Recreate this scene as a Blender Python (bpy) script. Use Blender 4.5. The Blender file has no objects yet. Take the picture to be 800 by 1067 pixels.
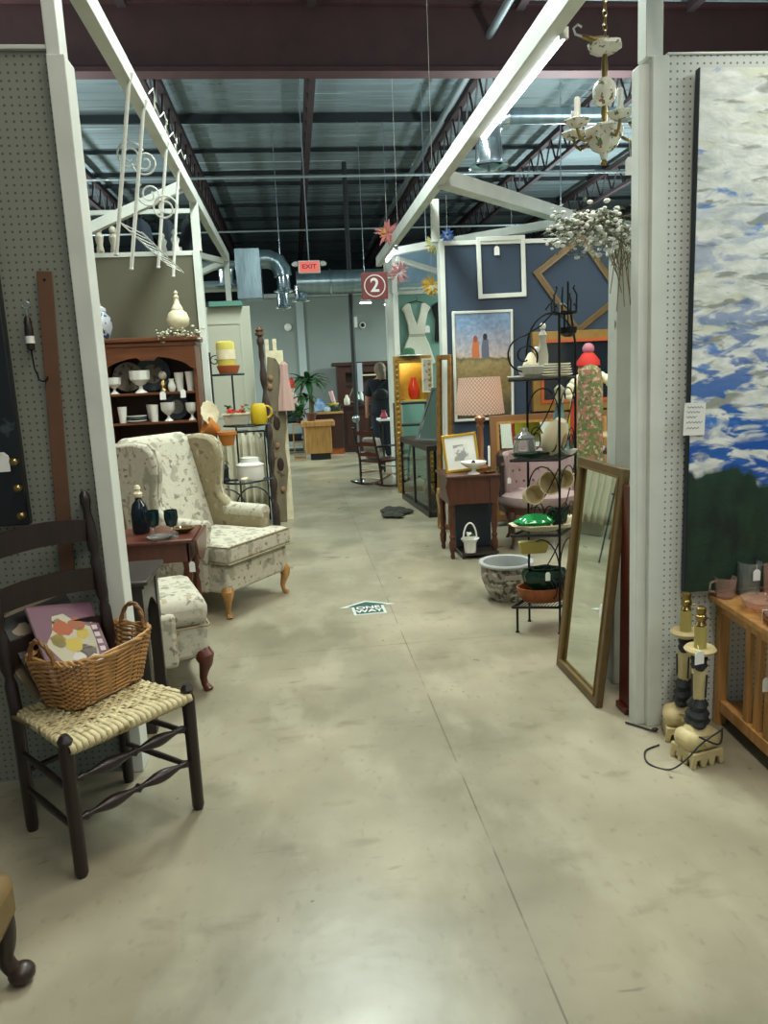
import bpy, bmesh, math, random
from mathutils import Vector, Matrix, Euler
R = math.radians
PI = math.pi
sc = bpy.context.scene
COL = sc.collection

# ---------------------------------------------------------------- camera
cam = bpy.data.cameras.new('camera'); co = bpy.data.objects.new('camera', cam); COL.objects.link(co)
cam.sensor_fit = 'VERTICAL'; cam.sensor_height = 36.0; cam.lens = 780.0 / 1067.0 * 36.0
cam.clip_start = .05; cam.clip_end = 200
right = Vector((0.99206, -0.11770, -0.04465)); down = Vector((-0.0651, -0.1737, -0.98264)); fwd = Vector((0.10766, 0.97772, -0.17996))
fwd.normalize(); right = (right - fwd * right.dot(fwd)).normalized(); up = right.cross(fwd)
mw = Matrix((right, up, -fwd)).transposed().to_4x4(); mw.translation = Vector((0, 0, 1.5))
co.matrix_world = mw
sc.camera = co

# ---------------------------------------------------------------- world + exposure
w = bpy.data.worlds.new('world'); sc.world = w; w.use_nodes = True
w.node_tree.nodes['Background'].inputs[0].default_value = (.62, .75, .80, 1)
w.node_tree.nodes['Background'].inputs[1].default_value = .30
sc.view_settings.view_transform = 'Standard'; sc.view_settings.look = 'None'
sc.view_settings.exposure = 0.1; sc.view_settings.gamma = 1; sc.view_settings.use_curve_mapping = False

def area(name, loc, sx, sy, power, col=(1, 1, 1), rot=(0, 0, 0), shape='RECTANGLE'):
    l = bpy.data.lights.new(name, 'AREA'); l.shape = shape; l.size = sx; l.size_y = sy; l.energy = power; l.color = col
    o = bpy.data.objects.new(name, l); o.location = loc; o.rotation_euler = rot; COL.objects.link(o); return o
COOL = (.86, 1.0, .93)
WARM = (1.0, .93, .80)
UPC = (.84, .96, 1.0)
# unseen area lamps added to light the aisle, booths and till
area('unseen_roof_fill', (0.5, -1.5, 4.8), .5, 3.0, 75, WARM)
area('unseen_roof_fill', (0.9, 2.0, 4.8), .5, 3.0, 105, WARM)
area('unseen_roof_fill', (0.3, 5.6, 4.8), .5, 2.4, 230, COOL)
area('unseen_roof_fill', (-5.5, 12, 4.4), .6, 4.0, 500, COOL)
area('unseen_roof_fill', (8.2, 12, 4.4), .6, 5.0, 500, COOL)
area('unseen_till_fill', (4.2, 14.2, 3.0), 1.2, .2, 300, COOL)  # unseen fill added to brighten the far end
area('unseen_till_fill', (-3.2, 14.2, 3.0), 1.2, .2, 200, COOL)
area('unseen_booth_fill', (3.4, 4.6, 3.2), .15, 2.0, 75, WARM)  # unseen fill added above the booths
area('unseen_booth_fill', (3.6, 9.0, 3.0), .15, 2.0, 90, COOL)
area('unseen_booth_fill', (-2.6, 5.0, 3.2), .15, 2.0, 34, WARM)
area('unseen_booth_fill', (2.6, 1.4, 3.1), .15, 2.0, 34, COOL)
# separate unseen lamps facing up, added to brighten the roof deck
for x_, y_, p_ in ((3.6, 5.5, 150), (-3.4, 5.5, 150), (3.8, 10.2, 260), (-3.8, 9.6, 260), (6.5, 16, 260), (-5, 16, 260), (0, 2.5, 60)):
    area('unseen_deck_uplight', (x_, y_, 3.3), .3, 2.2, p_, UPC, (PI, 0, 0))

# ---------------------------------------------------------------- materials
def C(h):
    h = h.lstrip('#'); v = [int(h[i:i + 2], 16) / 255 for i in (0, 2, 4)]
    return tuple(((c + .055) / 1.055) ** 2.4 if c > .04045 else c / 12.92 for c in v) + (1,)
MATS = {}
def M(name, col, rough=.5, metal=0, noise=0.0, scale=8, bump=0.0, stretch=(1, 1, 1), layers=(), emit=0, trans=0, ior=1.45, spec=.5, wave=None, alpha=1):
    """layers: (hex, scale, threshold, softness, stretch, kind)"""
    if name in MATS: return MATS[name]
    m = bpy.data.materials.new(name); m.use_nodes = True; nt = m.node_tree; N = nt.nodes; L = nt.links
    b = N['Principled BSDF']; base = C(col)
    b.inputs['Base Color'].default_value = base; b.inputs['Roughness'].default_value = rough; b.inputs['Metallic'].default_value = metal
    b.inputs['Specular IOR Level'].default_value = spec
    if trans: b.inputs['Transmission Weight'].default_value = trans; b.inputs['IOR'].default_value = ior
    if emit: b.inputs['Emission Color'].default_value = base; b.inputs['Emission Strength'].default_value = emit
    tc = N.new('ShaderNodeTexCoord'); cur = None
    def tex(scl, st, kind='noise', det=4):
        mp = N.new('ShaderNodeMapping'); mp.inputs['Scale'].default_value = st; L.new(tc.outputs['Object'], mp.inputs[0])
        if kind == 'noise':
            t = N.new('ShaderNodeTexNoise'); t.inputs['Scale'].default_value = scl; t.inputs['Detail'].default_value = det; L.new(mp.outputs[0], t.inputs[0]); return t.outputs[0]
        if kind == 'vor':
            t = N.new('ShaderNodeTexVoronoi'); t.inputs['Scale'].default_value = scl; L.new(mp.outputs[0], t.inputs[0])
            iv = N.new('ShaderNodeMath'); iv.operation = 'SUBTRACT'; iv.inputs[0].default_value = 1; L.new(t.outputs[0], iv.inputs[1]); return iv.outputs[0]
        t = N.new('ShaderNodeTexWave'); t.inputs['Scale'].default_value = scl; t.bands_direction = kind[-1].upper() if kind[-1] in 'xyz' else 'X'
        t.inputs['Distortion'].default_value = 1.5 if 'd' in kind[:-1] else 0; L.new(mp.outputs[0], t.inputs[0]); return t.outputs['Fac']
    if noise:
        n = tex(scale, stretch); mr = N.new('ShaderNodeMapRange'); mr.inputs[1].default_value = .3; mr.inputs[2].default_value = .7
        mr.inputs[3].default_value = 1 - noise; mr.inputs[4].default_value = 1 + noise; L.new(n, mr.inputs[0])
        mx = N.new('ShaderNodeVectorMath'); mx.operation = 'SCALE'; mx.inputs[0].default_value = base[:3]; L.new(mr.outputs[0], mx.inputs['Scale']); cur = mx.outputs[0]
    for hx, scl, th, so, st, kind in layers:
        n = tex(scl, st, kind); mr = N.new('ShaderNodeMapRange'); mr.inputs[1].default_value = th; mr.inputs[2].default_value = th + so; L.new(n, mr.inputs[0])
        mx = N.new('ShaderNodeMix'); mx.data_type = 'RGBA'; L.new(mr.outputs[0], mx.inputs[0])
        if cur: L.new(cur, mx.inputs[6])
        else: mx.inputs[6].default_value = base
        mx.inputs[7].default_value = C(hx); cur = mx.outputs[2]
    if cur: L.new(cur, b.inputs['Base Color'])
    if bump:
        n = tex(wave[0], (1, 1, 1), wave[1]) if wave else tex(scale * 3, stretch)
        bp = N.new('ShaderNodeBump'); bp.inputs['Strength'].default_value = bump; bp.inputs['Distance'].default_value = .01; L.new(n, bp.inputs['Height']); L.new(bp.outputs[0], b.inputs['Normal'])
    MATS[name] = m; return m
I3 = (1, 1, 1)
def wood(name, col, rough=.4, st=(1, 1, .12), n=.28, sc_=30): return M(name, col, rough, 0, n, sc_, .05, st)

white = M('white_paint', '#ccd0c8', .5, 0, .04, 3)
whitewood = M('white_truss_paint', '#cfd3cb', .5, 0, .08, 5, .05)
dark_iron = M('black_iron', '#15181a', .45, .6, .2, 30)
dkwood = wood('dark_chair_wood', '#241a17', .38)
mahog = wood('mahogany', '#4a2619', .3)
redwood = wood('red_brown_wood', '#56281c', .35)
honey = wood('honey_wood', '#ab7f45', .32)
pine = wood('pine_wood', '#b8884e', .45)
hutchwood = wood('hutch_wood', '#64391f', .4, (.12, 1, 1))
walnut = wood('walnut_dark', '#2c2623', .35)
gold = M('gilt_gold', '#a5803a', .4, .4, .3, 40, .25)
dullgold = M('bronze_gilt_wood', '#5f4c2c', .42, .2, .2, 18, .1)
brass = M('brass', '#8e7a4c', .3, .9)
chrome = M('galvanised_metal', '#a9b6bd', .28, .9, .15, 3, .05)
porc = M('milk_glass', '#dcdcd4', .2, 0)
cream = M('cream_ceramic', '#d9cfae', .4, 0, .1, 20)
glassy = M('clear_glass', '#e6ecea', .05, 0, trans=.86, ior=1.2)
pinkglass = M('pink_glass', '#f0d6ca', .05, 0, trans=.84, ior=1.2)
amber = M('rose_red_glass', '#a8604e', .08, 0, trans=.4, ior=1.3)
tealglass = M('teal_glass', '#0f3a42', .06, 0, trans=.55)
greenglass = M('green_glass', '#39c06a', .06, 0, trans=.6)
dgreen = M('dark_green_glass', '#0b3324', .15, 0, .3, 30, trans=.2)
mirror_m = M('mirror_glass', '#dfe6df', .02, 1)
tagm = M('tag_paper', '#e8e8e4', .7)
strm = M('string', '#cfcabb', .8)
black = M('black_plain', '#101112', .6)
leaf = M('leaf_green', '#2f5a30', .5, 0, .4, 20)
terra = M('terracotta', '#a5542c', .7, 0, .15, 20)
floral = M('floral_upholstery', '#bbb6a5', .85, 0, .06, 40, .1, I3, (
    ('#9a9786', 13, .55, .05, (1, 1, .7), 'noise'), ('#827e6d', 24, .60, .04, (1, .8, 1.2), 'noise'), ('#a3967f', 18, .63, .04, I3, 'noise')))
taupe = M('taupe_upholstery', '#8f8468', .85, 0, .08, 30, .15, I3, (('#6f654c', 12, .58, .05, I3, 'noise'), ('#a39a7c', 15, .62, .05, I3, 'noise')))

# ---------------------------------------------------------------- mesh helper
class B:
    def __init__(s): s.bm = bmesh.new()
    def _t(s, vs, mat):
        for v in vs: v.co = mat @ v.co
    def box(s, c, d, rot=(0, 0, 0), taper=1.0):
        r = bmesh.ops.create_cube(s.bm, size=1); vs = r['verts']
        for v in vs:
            k = taper if v.co.z < 0 else 1
            v.co = Vector((v.co.x * d[0] * k, v.co.y * d[1] * k, v.co.z * d[2]))
        s._t(vs, Matrix.Translation(c) @ Euler(rot).to_matrix().to_4x4()); return s
    def b2(s, x0, x1, y0, y1, z0, z1): return s.box(((x0 + x1) / 2, (y0 + y1) / 2, (z0 + z1) / 2), (abs(x1 - x0), abs(y1 - y0), abs(z1 - z0)))
    def bar(s, p, q, a, b=None):
        p = Vector(p); q = Vector(q); b = b or a; d = q - p; L = d.length
        r = bmesh.ops.create_cube(s.bm, size=1)
        z = d.normalized(); u = Vector((0, 0, 1)) if abs(z.z) < .95 else Vector((0, 1, 0)); x = u.cross(z).normalized(); y = z.cross(x)
        m = Matrix((x, y, z)).transposed().to_4x4(); m.translation = (p + q) / 2
        for v in r['verts']: v.co = m @ Vector((v.co.x * a, v.co.y * b, v.co.z * L))
        return s
    def tube(s, pts, r, seg=8, closed=False, cap=True):
        pts = [Vector(p) for p in pts]; n = len(pts); rs = r if isinstance(r, (list, tuple)) else [r] * n
        rings = []; prev = None
        for i, p in enumerate(pts):
            if closed: t = pts[(i + 1) % n] - pts[i - 1]
            else: t = pts[min(i + 1, n - 1)] - pts[max(i - 1, 0)]
            t.normalize()
            if prev is None:
                u = Vector((0, 0, 1)) if abs(t.z) < .9 else Vector((1, 0, 0)); x = t.cross(u).normalized()
            else: x = (prev - t * prev.dot(t)).normalized()
            prev = x; y = t.cross(x)
            rings.append([s.bm.verts.new(p + (x * math.cos(2 * PI * k / seg) + y * math.sin(2 * PI * k / seg)) * rs[i]) for k in range(seg)])
        m = n if closed else n - 1
        for i in range(m):
            a = rings[i]; b = rings[(i + 1) % n]
            for k in range(seg): s.bm.faces.new((a[k], a[(k + 1) % seg], b[(k + 1) % seg], b[k]))
        if cap and not closed: s.bm.faces.new(rings[0][::-1]); s.bm.faces.new(rings[-1])
        return s
    def lathe(s, prof, c=(0, 0, 0), seg=20, rot=None, fl=0, fa=0, cap=True):
        """prof = [(r,z)...] bottom to top"""
        m = Matrix.Translation(c)
        if rot: m = m @ Euler(rot).to_matrix().to_4x4()
        rings = []
        for (r, z) in prof:
            rings.append([s.bm.verts.new(m @ Vector((r * (1 + fa * math.cos(fl * 2 * PI * k / seg)) * math.cos(2 * PI * k / seg), r * (1 + fa * math.cos(fl * 2 * PI * k / seg)) * math.sin(2 * PI * k / seg), z))) for k in range(seg)])
        for a, b in zip(rings, rings[1:]):
            for k in range(seg): s.bm.faces.new((a[k], a[(k + 1) % seg], b[(k + 1) % seg], b[k]))
        if cap:
            if prof[0][0] > 1e-4: s.bm.faces.new(rings[0][::-1])
            if prof[-1][0] > 1e-4: s.bm.faces.new(rings[-1])
        return s
    def turned(s, p, q, prof, seg=12):
        """prof = [(t, r)] along p->q"""
        p = Vector(p); q = Vector(q); return s.tube([p.lerp(q, t) for t, r in prof], [r for t, r in prof], seg)
    def ball(s, c, r, sc_=(1, 1, 1), seg=12, rot=(0, 0, 0)):
        v = bmesh.ops.create_uvsphere(s.bm, u_segments=seg, v_segments=max(6, seg * 2 // 3), radius=r)['verts']
        s._t(v, Matrix.Translation(c) @ Euler(rot).to_matrix().to_4x4() @ Matrix.Diagonal((*sc_, 1))); return s
    def prism(s, pts, axis, a, b):
        """outline pts (2d) extruded along axis from a to b; x:(y,z) y:(x,z) z:(x,y)"""
        def P(p, t): return {'x': (t, p[0], p[1]), 'y': (p[0], t, p[1]), 'z': (p[0], p[1], t)}[axis]
        A_ = [s.bm.verts.new(P(p, a)) for p in pts]; B_ = [s.bm.verts.new(P(p, b)) for p in pts]; n = len(pts)
        s.bm.faces.new(A_); s.bm.faces.new(B_[::-1])
        for i in range(n): s.bm.faces.new((A_[i], B_[i], B_[(i + 1) % n], A_[(i + 1) % n]))
        return s
    def frame(s, x0, x1, z0, z1, t, y0, y1):
        """rectangular frame in the xz plane, bar width t"""
        o = [(x0, z0), (x1, z0), (x1, z1), (x0, z1)]; i = [(x0 + t, z0 + t), (x1 - t, z0 + t), (x1 - t, z1 - t), (x0 + t, z1 - t)]
        v = {}
        for nm, ps in (('o', o), ('i', i)):
            for yy in (y0, y1): v[nm, yy] = [s.bm.verts.new((p[0], yy, p[1])) for p in ps]
        for k in range(4):
            j = (k + 1) % 4
            s.bm.faces.new((v['o', y0][k], v['o', y0][j], v['i', y0][j], v['i', y0][k]))
            s.bm.faces.new((v['o', y1][j], v['o', y1][k], v['i', y1][k], v['i', y1][j]))
            s.bm.faces.new((v['o', y0][j], v['o', y0][k], v['o', y1][k], v['o', y1][j]))
            s.bm.faces.new((v['i', y0][k], v['i', y0][j], v['i', y1][j], v['i', y1][k]))
        return s
    def quad(s, *p): s.bm.faces.new([s.bm.verts.new(q) for q in p]); return s
    def build(s, name, mat, parent=None, smooth=True, bevel=0, sub=0, loc=None, rot=None, label=None, solid=0):
        bmesh.ops.recalc_face_normals(s.bm, faces=s.bm.faces)
        me = bpy.data.meshes.new(name); s.bm.to_mesh(me); s.bm.free(); me.materials.append(mat)
        if smooth:
            for p in me.polygons: p.use_smooth = True
            me.set_sharp_from_angle(angle=R(38))
        o = bpy.data.objects.new(name, me); COL.objects.link(o)
        if parent: o.parent = parent
        if loc: o.location = loc
        if rot: o.rotation_euler = rot
        if solid: k = o.modifiers.new('solid', 'SOLIDIFY'); k.thickness = solid
        if bevel: k = o.modifiers.new('bevel', 'BEVEL'); k.width = bevel; k.segments = 2; k.limit_method = 'ANGLE'
        if sub: k = o.modifiers.new('sub', 'SUBSURF'); k.levels = sub; k.render_levels = sub
        if label: o['label'] = label
        return o
def tag(o, label, cat, group=None):
    o['label'] = label; o['category'] = cat
    if group: o['group'] = group
    return o
def thing(name, label, cat, loc=(0, 0, 0), rz=0, group=None, rot=None):
    o = bpy.data.objects.new(name, None); o.empty_display_size = .1; COL.objects.link(o); o.location = loc
    o.rotation_euler = rot if rot else (0, 0, rz); return tag(o, label, cat, group)
def struct(o): o['kind'] = 'structure'; return o
def copy_tree(o, loc=None, rz=None, label=None, parent=None):
    c = o.copy(); COL.objects.link(c); c.parent = parent
    if loc: c.location = loc
    if rz is not None: c.rotation_euler = (c.rotation_euler[0], c.rotation_euler[1], rz)
    if label: c['label'] = label
    for ch in list(o.children): copy_tree(ch, parent=c)
    return c
def ptag(parent, at, top, w_=.03, h_=.05, rz=0):
    """paper price tag on a string, hung from point top"""
    b = B(); x, y, z = at
    b.prism([(-w_ / 2, -h_ / 2), (w_ / 2, -h_ / 2), (w_ / 2, h_ * .3), (w_ * .25, h_ / 2), (-w_ * .25, h_ / 2), (-w_ / 2, h_ * .3)], 'y', -.0008, .0008)
    t = b.build('price_tag', tagm, parent, False, loc=at, rot=(0, 0, rz), label='white paper price tag')
    d = Vector(top) - Vector(at)
    if d.length > h_ / 2 + .01:
        B().tube([(0, 0, h_ / 2 - .004), Matrix.Rotation(-rz, 3, 'Z') @ d], .001, 5).build('string', strm, t)
    return t
def spiral(cx, cz, r0, r1, a0, a1, n=28, y=0):
    return [(cx + (r0 + (r1 - r0) * i / n) * math.cos(a0 + (a1 - a0) * i / n), y, cz + (r0 + (r1 - r0) * i / n) * math.sin(a0 + (a1 - a0) * i / n)) for i in range(n + 1)]
def arc(cx, cz, r, a0, a1, n=16, y=0): return spiral(cx, cz, r, r, R(a0), R(a1), n, y)
def text(s, size, mat, parent, loc, rot, ext=.002, bold=True):
    c = bpy.data.curves.new('lettering', 'FONT'); c.body = s; c.size = size; c.extrude = ext; c.align_x = 'CENTER'; c.align_y = 'CENTER'; c.materials.append(mat)
    if bold: c.offset = size * .02
    q = bpy.data.objects.new('lettering', c); COL.objects.link(q); bpy.context.view_layer.update()
    me = bpy.data.meshes.new_from_object(q.evaluated_get(bpy.context.evaluated_depsgraph_get())); bpy.data.objects.remove(q)
    o = bpy.data.objects.new('lettering', me); COL.objects.link(o); o.parent = parent; o.location = loc; o.rotation_euler = rot; return o
def cr_(pts, n=6):
    P = [Vector(p) for p in pts]; P = [P[0]] + P + [P[-1]]; o = []
    for i in range(1, len(P) - 2):
        for k in range(n):
            t = k / n; a, b, c, d = P[i - 1:i + 3]
            o.append(.5 * ((2 * b) + (c - a) * t + (2 * a - 5 * b + 4 * c - d) * t * t + (3 * b - a - 3 * c + d) * t ** 3))
    return o + [P[-2]]

# ================================================================= SETTING
def floor_mat():
    m = bpy.data.materials.new('polished_concrete'); m.use_nodes = True; nt = m.node_tree; N = nt.nodes; L = nt.links; b = N['Principled BSDF']
    tc = N.new('ShaderNodeTexCoord')
    def nz(s, d=6, st=(1, 1, 1)):
        mp = N.new('ShaderNodeMapping'); mp.inputs['Scale'].default_value = st; L.new(tc.outputs['Object'], mp.inputs[0])
        t = N.new('ShaderNodeTexNoise'); t.inputs['Scale'].default_value = s; t.inputs['Detail'].default_value = d; L.new(mp.outputs[0], t.inputs[0]); return t.outputs[0]
    cr = N.new('ShaderNodeValToRGB'); e = cr.color_ramp.elements; e[0].position = .36; e[0].color = C('#807a66'); e[1].position = .66; e[1].color = C('#a39b86'); L.new(nz(1.3), cr.inputs[0])
    cur = cr.outputs[0]
    def over(fac, hx, k=1):
        nonlocal cur
        mx = N.new('ShaderNodeMix'); mx.data_type = 'RGBA'; mx.inputs[7].default_value = C(hx); L.new(cur, mx.inputs[6]); L.new(fac, mx.inputs[0]); cur = mx.outputs[2]
    def rng(src, a, b_, hi=1):
        mr = N.new('ShaderNodeMapRange'); mr.inputs[1].default_value = a; mr.inputs[2].default_value = b_; mr.inputs[4].default_value = hi; L.new(src, mr.inputs[0]); return mr.outputs[0]
    over(rng(nz(3.2, 8, (1, 2.2, 1)), .60, .72, .5), '#666049')
    over(rng(nz(2.1, 9, (2, 1, 1)), .52, .66, .35), '#b3ad98')
    over(rng(nz(26, 4, (1, .6, 1)), .60, .72, .35), '#6d6752')
    over(rng(nz(.7, 3), .55, .68, .4), '#a89c7c')
    over(rng(nz(7, 3, (.5, 3, 1)), .70, .76, .6), '#4f4a38')
    over(rng(nz(16, 2, (1, 1, 1)), .755, .785, .7), '#3f3a2c')
    # control joints, slightly broken
    sp = N.new('ShaderNodeSeparateXYZ'); L.new(tc.outputs['Object'], sp.inputs[0])
    brk = rng(nz(5, 3), .36, .5)
    def joint(out, off, per, wd):
        a = N.new('ShaderNodeMath'); a.operation = 'ADD'; a.inputs[1].default_value = off + per * 50; L.new(out, a.inputs[0])
        f = N.new('ShaderNodeMath'); f.operation = 'MODULO'; f.inputs[1].default_value = per; L.new(a.outputs[0], f.inputs[0])
        c = N.new('ShaderNodeMath'); c.operation = 'LESS_THAN'; c.inputs[1].default_value = wd; L.new(f.outputs[0], c.inputs[0])
        q = N.new('ShaderNodeMath'); q.operation = 'MULTIPLY'; L.new(c.outputs[0], q.inputs[0]); L.new(brk, q.inputs[1])
        k = N.new('ShaderNodeMath'); k.operation = 'MULTIPLY'; k.inputs[1].default_value = .6; L.new(q.outputs[0], k.inputs[0]); return k.outputs[0]
    over(joint(sp.outputs[0], -.53, 3.66, .006), '#4d4939')
    over(joint(sp.outputs[1], -.95, 3.05, .006), '#5d5846')
    L.new(cur, b.inputs['Base Color'])
    L.new(rng(nz(4, 5), .3, .7, 1), b.inputs['Roughness'])
    rr = N.new('ShaderNodeMapRange'); rr.inputs[3].default_value = .22; rr.inputs[4].default_value = .40; L.new(nz(4, 5), rr.inputs[0]); L.new(rr.outputs[0], b.inputs['Roughness'])
    bp = N.new('ShaderNodeBump'); bp.inputs['Strength'].default_value = .12; bp.inputs['Distance'].default_value = .01; L.new(nz(9, 6), bp.inputs['Height']); L.new(bp.outputs[0], b.inputs['Normal'])
    return m
struct(B().b2(-14, 16, -6, 30, -.1, 0).build('floor', floor_mat(), smooth=False))

def pegboard_mat(name, col, hole):
    m = bpy.data.materials.new(name); m.use_nodes = True; nt = m.node_tree; N = nt.nodes; L = nt.links; b = N['Principled BSDF']; b.inputs['Roughness'].default_value = .55
    tc = N.new('ShaderNodeTexCoord'); sp = N.new('ShaderNodeSeparateXYZ'); L.new(tc.outputs['Object'], sp.inputs[0])
    ds = []
    for o in (0, 2):
        a = N.new('ShaderNodeMath'); a.operation = 'DIVIDE'; a.inputs[1].default_value = .0254; L.new(sp.outputs[o], a.inputs[0])
        f = N.new('ShaderNodeMath'); f.operation = 'FRACT'; L.new(a.outputs[0], f.inputs[0])
        s = N.new('ShaderNodeMath'); s.operation = 'SUBTRACT'; s.inputs[1].default_value = .5; L.new(f.outputs[0], s.inputs[0])
        q = N.new('ShaderNodeMath'); q.operation = 'MULTIPLY'; L.new(s.outputs[0], q.inputs[0]); L.new(s.outputs[0], q.inputs[1]); ds.append(q)
    ad = N.new('ShaderNodeMath'); ad.operation = 'ADD'; L.new(ds[0].outputs[0], ad.inputs[0]); L.new(ds[1].outputs[0], ad.inputs[1])
    lt = N.new('ShaderNodeMath'); lt.operation = 'LESS_THAN'; lt.inputs[1].default_value = .026; L.new(ad.outputs[0], lt.inputs[0])
    mx = N.new('ShaderNodeMix'); mx.data_type = 'RGBA'; mx.inputs[6].default_value = C(col); mx.inputs[7].default_value = C(hole); L.new(lt.outputs[0], mx.inputs[0]); L.new(mx.outputs[2], b.inputs['Base Color'])
    return m
pegL = pegboard_mat('grey_pegboard', '#82857a', '#4d4f48')
pegR = pegboard_mat('white_pegboard', '#ced2cc', '#777b75')
olive = M('olive_wall_paint', '#5f5c4a', .75, 0, .05, 3)
def lean(o, x, LEAN=R(-.6)):
    """walls stand a touch out of plumb"""
    for v in o.data.vertices: v.co.x -= x
    o.location.x = x; o.rotation_euler.y = LEAN; return struct(o)
# near left booth wall
lean(B().b2(-3.2, -.75, 2.86, 2.92, 0, 2.62).build('wall_left_front', pegL, smooth=False), -.72, 0)
lean(B().b2(-3.2, -.75, 2.845, 2.935, 2.62, 2.635).b2(-.75, -.69, 2.83, 2.95, 0, 2.60).b2(-.75, -.705, 2.84, 2.94, 2.60, 3.1).build('trim_left_front', whitewood, smooth=False, bevel=.003), -.72, 0)
# near right booth wall
lean(B().b2(1.43, 4.2, 2.79, 2.87, 0, 2.58).build('wall_right_front', pegR, smooth=False), 1.38)
lean(B().b2(1.375, 1.435, 2.785, 2.875, 0, 2.58).b2(1.335, 1.375, 2.81, 2.875, 0, 2.56).b2(1.355, 1.42, 2.80, 2.87, 2.58, 3.12).b2(1.43, 4.2, 2.785, 2.875, 2.58, 2.59).build('trim_right_front', whitewood, smooth=False, bevel=.003), 1.38)
# second booth walls
struct(B().b2(-4.5, -.82, 7.1, 7.2, 0, 2.62).build('wall_left_middle', olive, smooth=False))
struct(B().b2(-4.5, -.82, 7.09, 7.21, 2.62, 2.66).b2(-.82, -.76, 7.08, 7.22, 0, 2.66).build('trim_left_middle', whitewood, smooth=False, bevel=.003))
navy = M('navy_wall_paint', '#2e3f52', .7, 0, .05, 3)
struct(B().b2(1.47, 6, 7.2, 7.3, 0, 2.66).build('wall_right_middle', navy, smooth=False))
struct(B().b2(1.42, 1.47, 7.18, 7.32, 0, 2.7).b2(1.47, 6, 7.18, 7.32, 2.66, 2.70).build('trim_right_middle', whitewood, smooth=False, bevel=.003))
# booth outer sides
struct(B().b2(-4.6, -4.5, 2.9, 11, 0, 2.62).build('wall_left_outer', olive, smooth=False))
struct(B().b2(5.9, 6.0, 2.9, 11, 0, 2.62).build('wall_right_outer', M('beige_wall', '#9a9684', .7), smooth=False))
# third booth
greenw = M('sea_green_wall_paint', '#6f998c', .7, 0, .05, 3)
struct(B().b2(1.46, 6, 11.0, 11.1, 0, 2.62).build('wall_right_back', greenw, smooth=False))
struct(B().b2(1.38, 1.46, 10.95, 11.15, 0, 3.1).b2(1.46, 6, 10.98, 11.12, 2.62, 2.67).build('trim_right_back', whitewood, smooth=False))
struct(B().b2(-4.5, -.82, 11.2, 11.3, 0, 2.55).build('wall_left_back', M('grey_olive_wall', '#6d6f63', .7), smooth=False))
# office wall behind the till
farw = M('office_wall_grey', '#858e8b', .7, 0, .03, 2)
struct(B().b2(.3, 7, 17.0, 17.15, 0, 3.25).b2(-1.0, .14, 17.0, 17.15, 0, 3.25).build('wall_far', farw, smooth=False))
struct(B().b2(.14, .30, 16.95, 17.1, 0, 3.25).b2(-1, 7, 16.93, 17.2, 3.25, 3.33).build('trim_far', M('pale_trim', '#a9b3b5', .6), smooth=False))
struct(B().b2(-14, -1.0, 17.4, 17.5, 0, 3.25).build('wall_far_left', M('dark_grey_wall', '#4a4c48', .8), smooth=False))
struct(B().b2(-14, 16, 29.5, 29.7, 0, 6.2).build('wall_back', M('back_wall_dark', '#32383a', .9, 0, .2, 1), smooth=False))

# roof deck: real corrugation
deck = B(); ys = []
y = -6.0
z0 = 5.85
while y < 29.6:
    ys += [(y, z0), (y + .27, z0), (y + .285, z0 + .012), (y + .30, z0 + .012)]; y += .315
prevv = None
for yy, zz in ys:
    a = deck.bm.verts.new((-14, yy, zz)); b_ = deck.bm.verts.new((16, yy, zz))
    if prevv: deck.bm.faces.new((prevv[0], prevv[1], b_, a))
    prevv = (a, b_)
struct(deck.build('ceiling', M('roof_deck_steel', '#647273', .75, .1, .15, .9, 0, (.35, 2.5, 1), (('#93a4a3', 1.3, .655, .02, (.22, 9, 1), 'noise'), ('#566466', 1.6, .6, .08, (.4, 2, 1), 'noise'))), smooth=False))
girder = M('red_oxide_steel', '#3b201f', .65, 0, .2, 4)
joist = M('brown_joist_steel', '#2c1f20', .65, 0, .2, 4)
struct(B().b2(-14, 16, 9.52, 9.55, 5.0, 5.72).b2(-14, 16, 9.42, 9.65, 4.98, 5.03).b2(-14, 16, 9.42, 9.65, 5.70, 5.74).build('beam_girder', girder, smooth=False))
purl = M('dark_purlin', '#1d2325', .5, .2)
for i, yy in enumerate((5.9, 11.6, 13.5, 15.4, 17.0, 17.9, 20.0, 21.6, 23.2, 25.2, 27.4)):
    t_ = .13 if yy == 13.5 else .06
    struct(B().b2(-14, 16, yy - .03, yy + .03, 5.83 - t_, 5.83).build('beam_purlin', purl, smooth=False))
for i, xx in enumerate((-8, -5.9, -3.8, -1.62, .47, 2.9, 5.0, 7.1, 9.4, 11.6)):
    b = B().b2(xx - .05, xx + .05, 9.6, 29, 5.62, 5.72)
    b.b2(xx - .04, xx + .04, 9.9, 29, 5.16, 5.22)
    k = 0; yy = 9.9
    while yy < 28.5:
        b.bar((xx, yy, 5.19), (xx, yy + .3, 5.66), .025); b.bar((xx, yy + .3, 5.66), (xx, yy + .6, 5.19), .025); yy += .6
    b.b2(xx - .05, xx + .05, 2, 9.4, 5.62, 5.72)
    struct(b.build('beam_joist', joist, smooth=False))
# sprinkler and conduit pipes
pipe = M('pale_pipe', '#8e9a9a', .4, .5)
def pipe_thing(label, p, q, r, cat='pipe', m=pipe):
    return tag(B().tube([p, q], r, 10).build('pipe', m), label, cat)
pipe_thing('long pale conduit running lengthwise under the roof above the right aisle beam', (2.56, 5, 5.4), (2.56, 24, 5.4), .045)
pipe_thing('thin pale pipe crossing the roof, nearer of the two cross pipes', (-9, 13.1, 4.75), (12, 13.1, 4.75), .022)
pipe_thing('thin pale pipe crossing the roof, farther and lower in view of the two', (-9, 17.6, 4.75), (12, 17.6, 4.75), .022)

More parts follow.
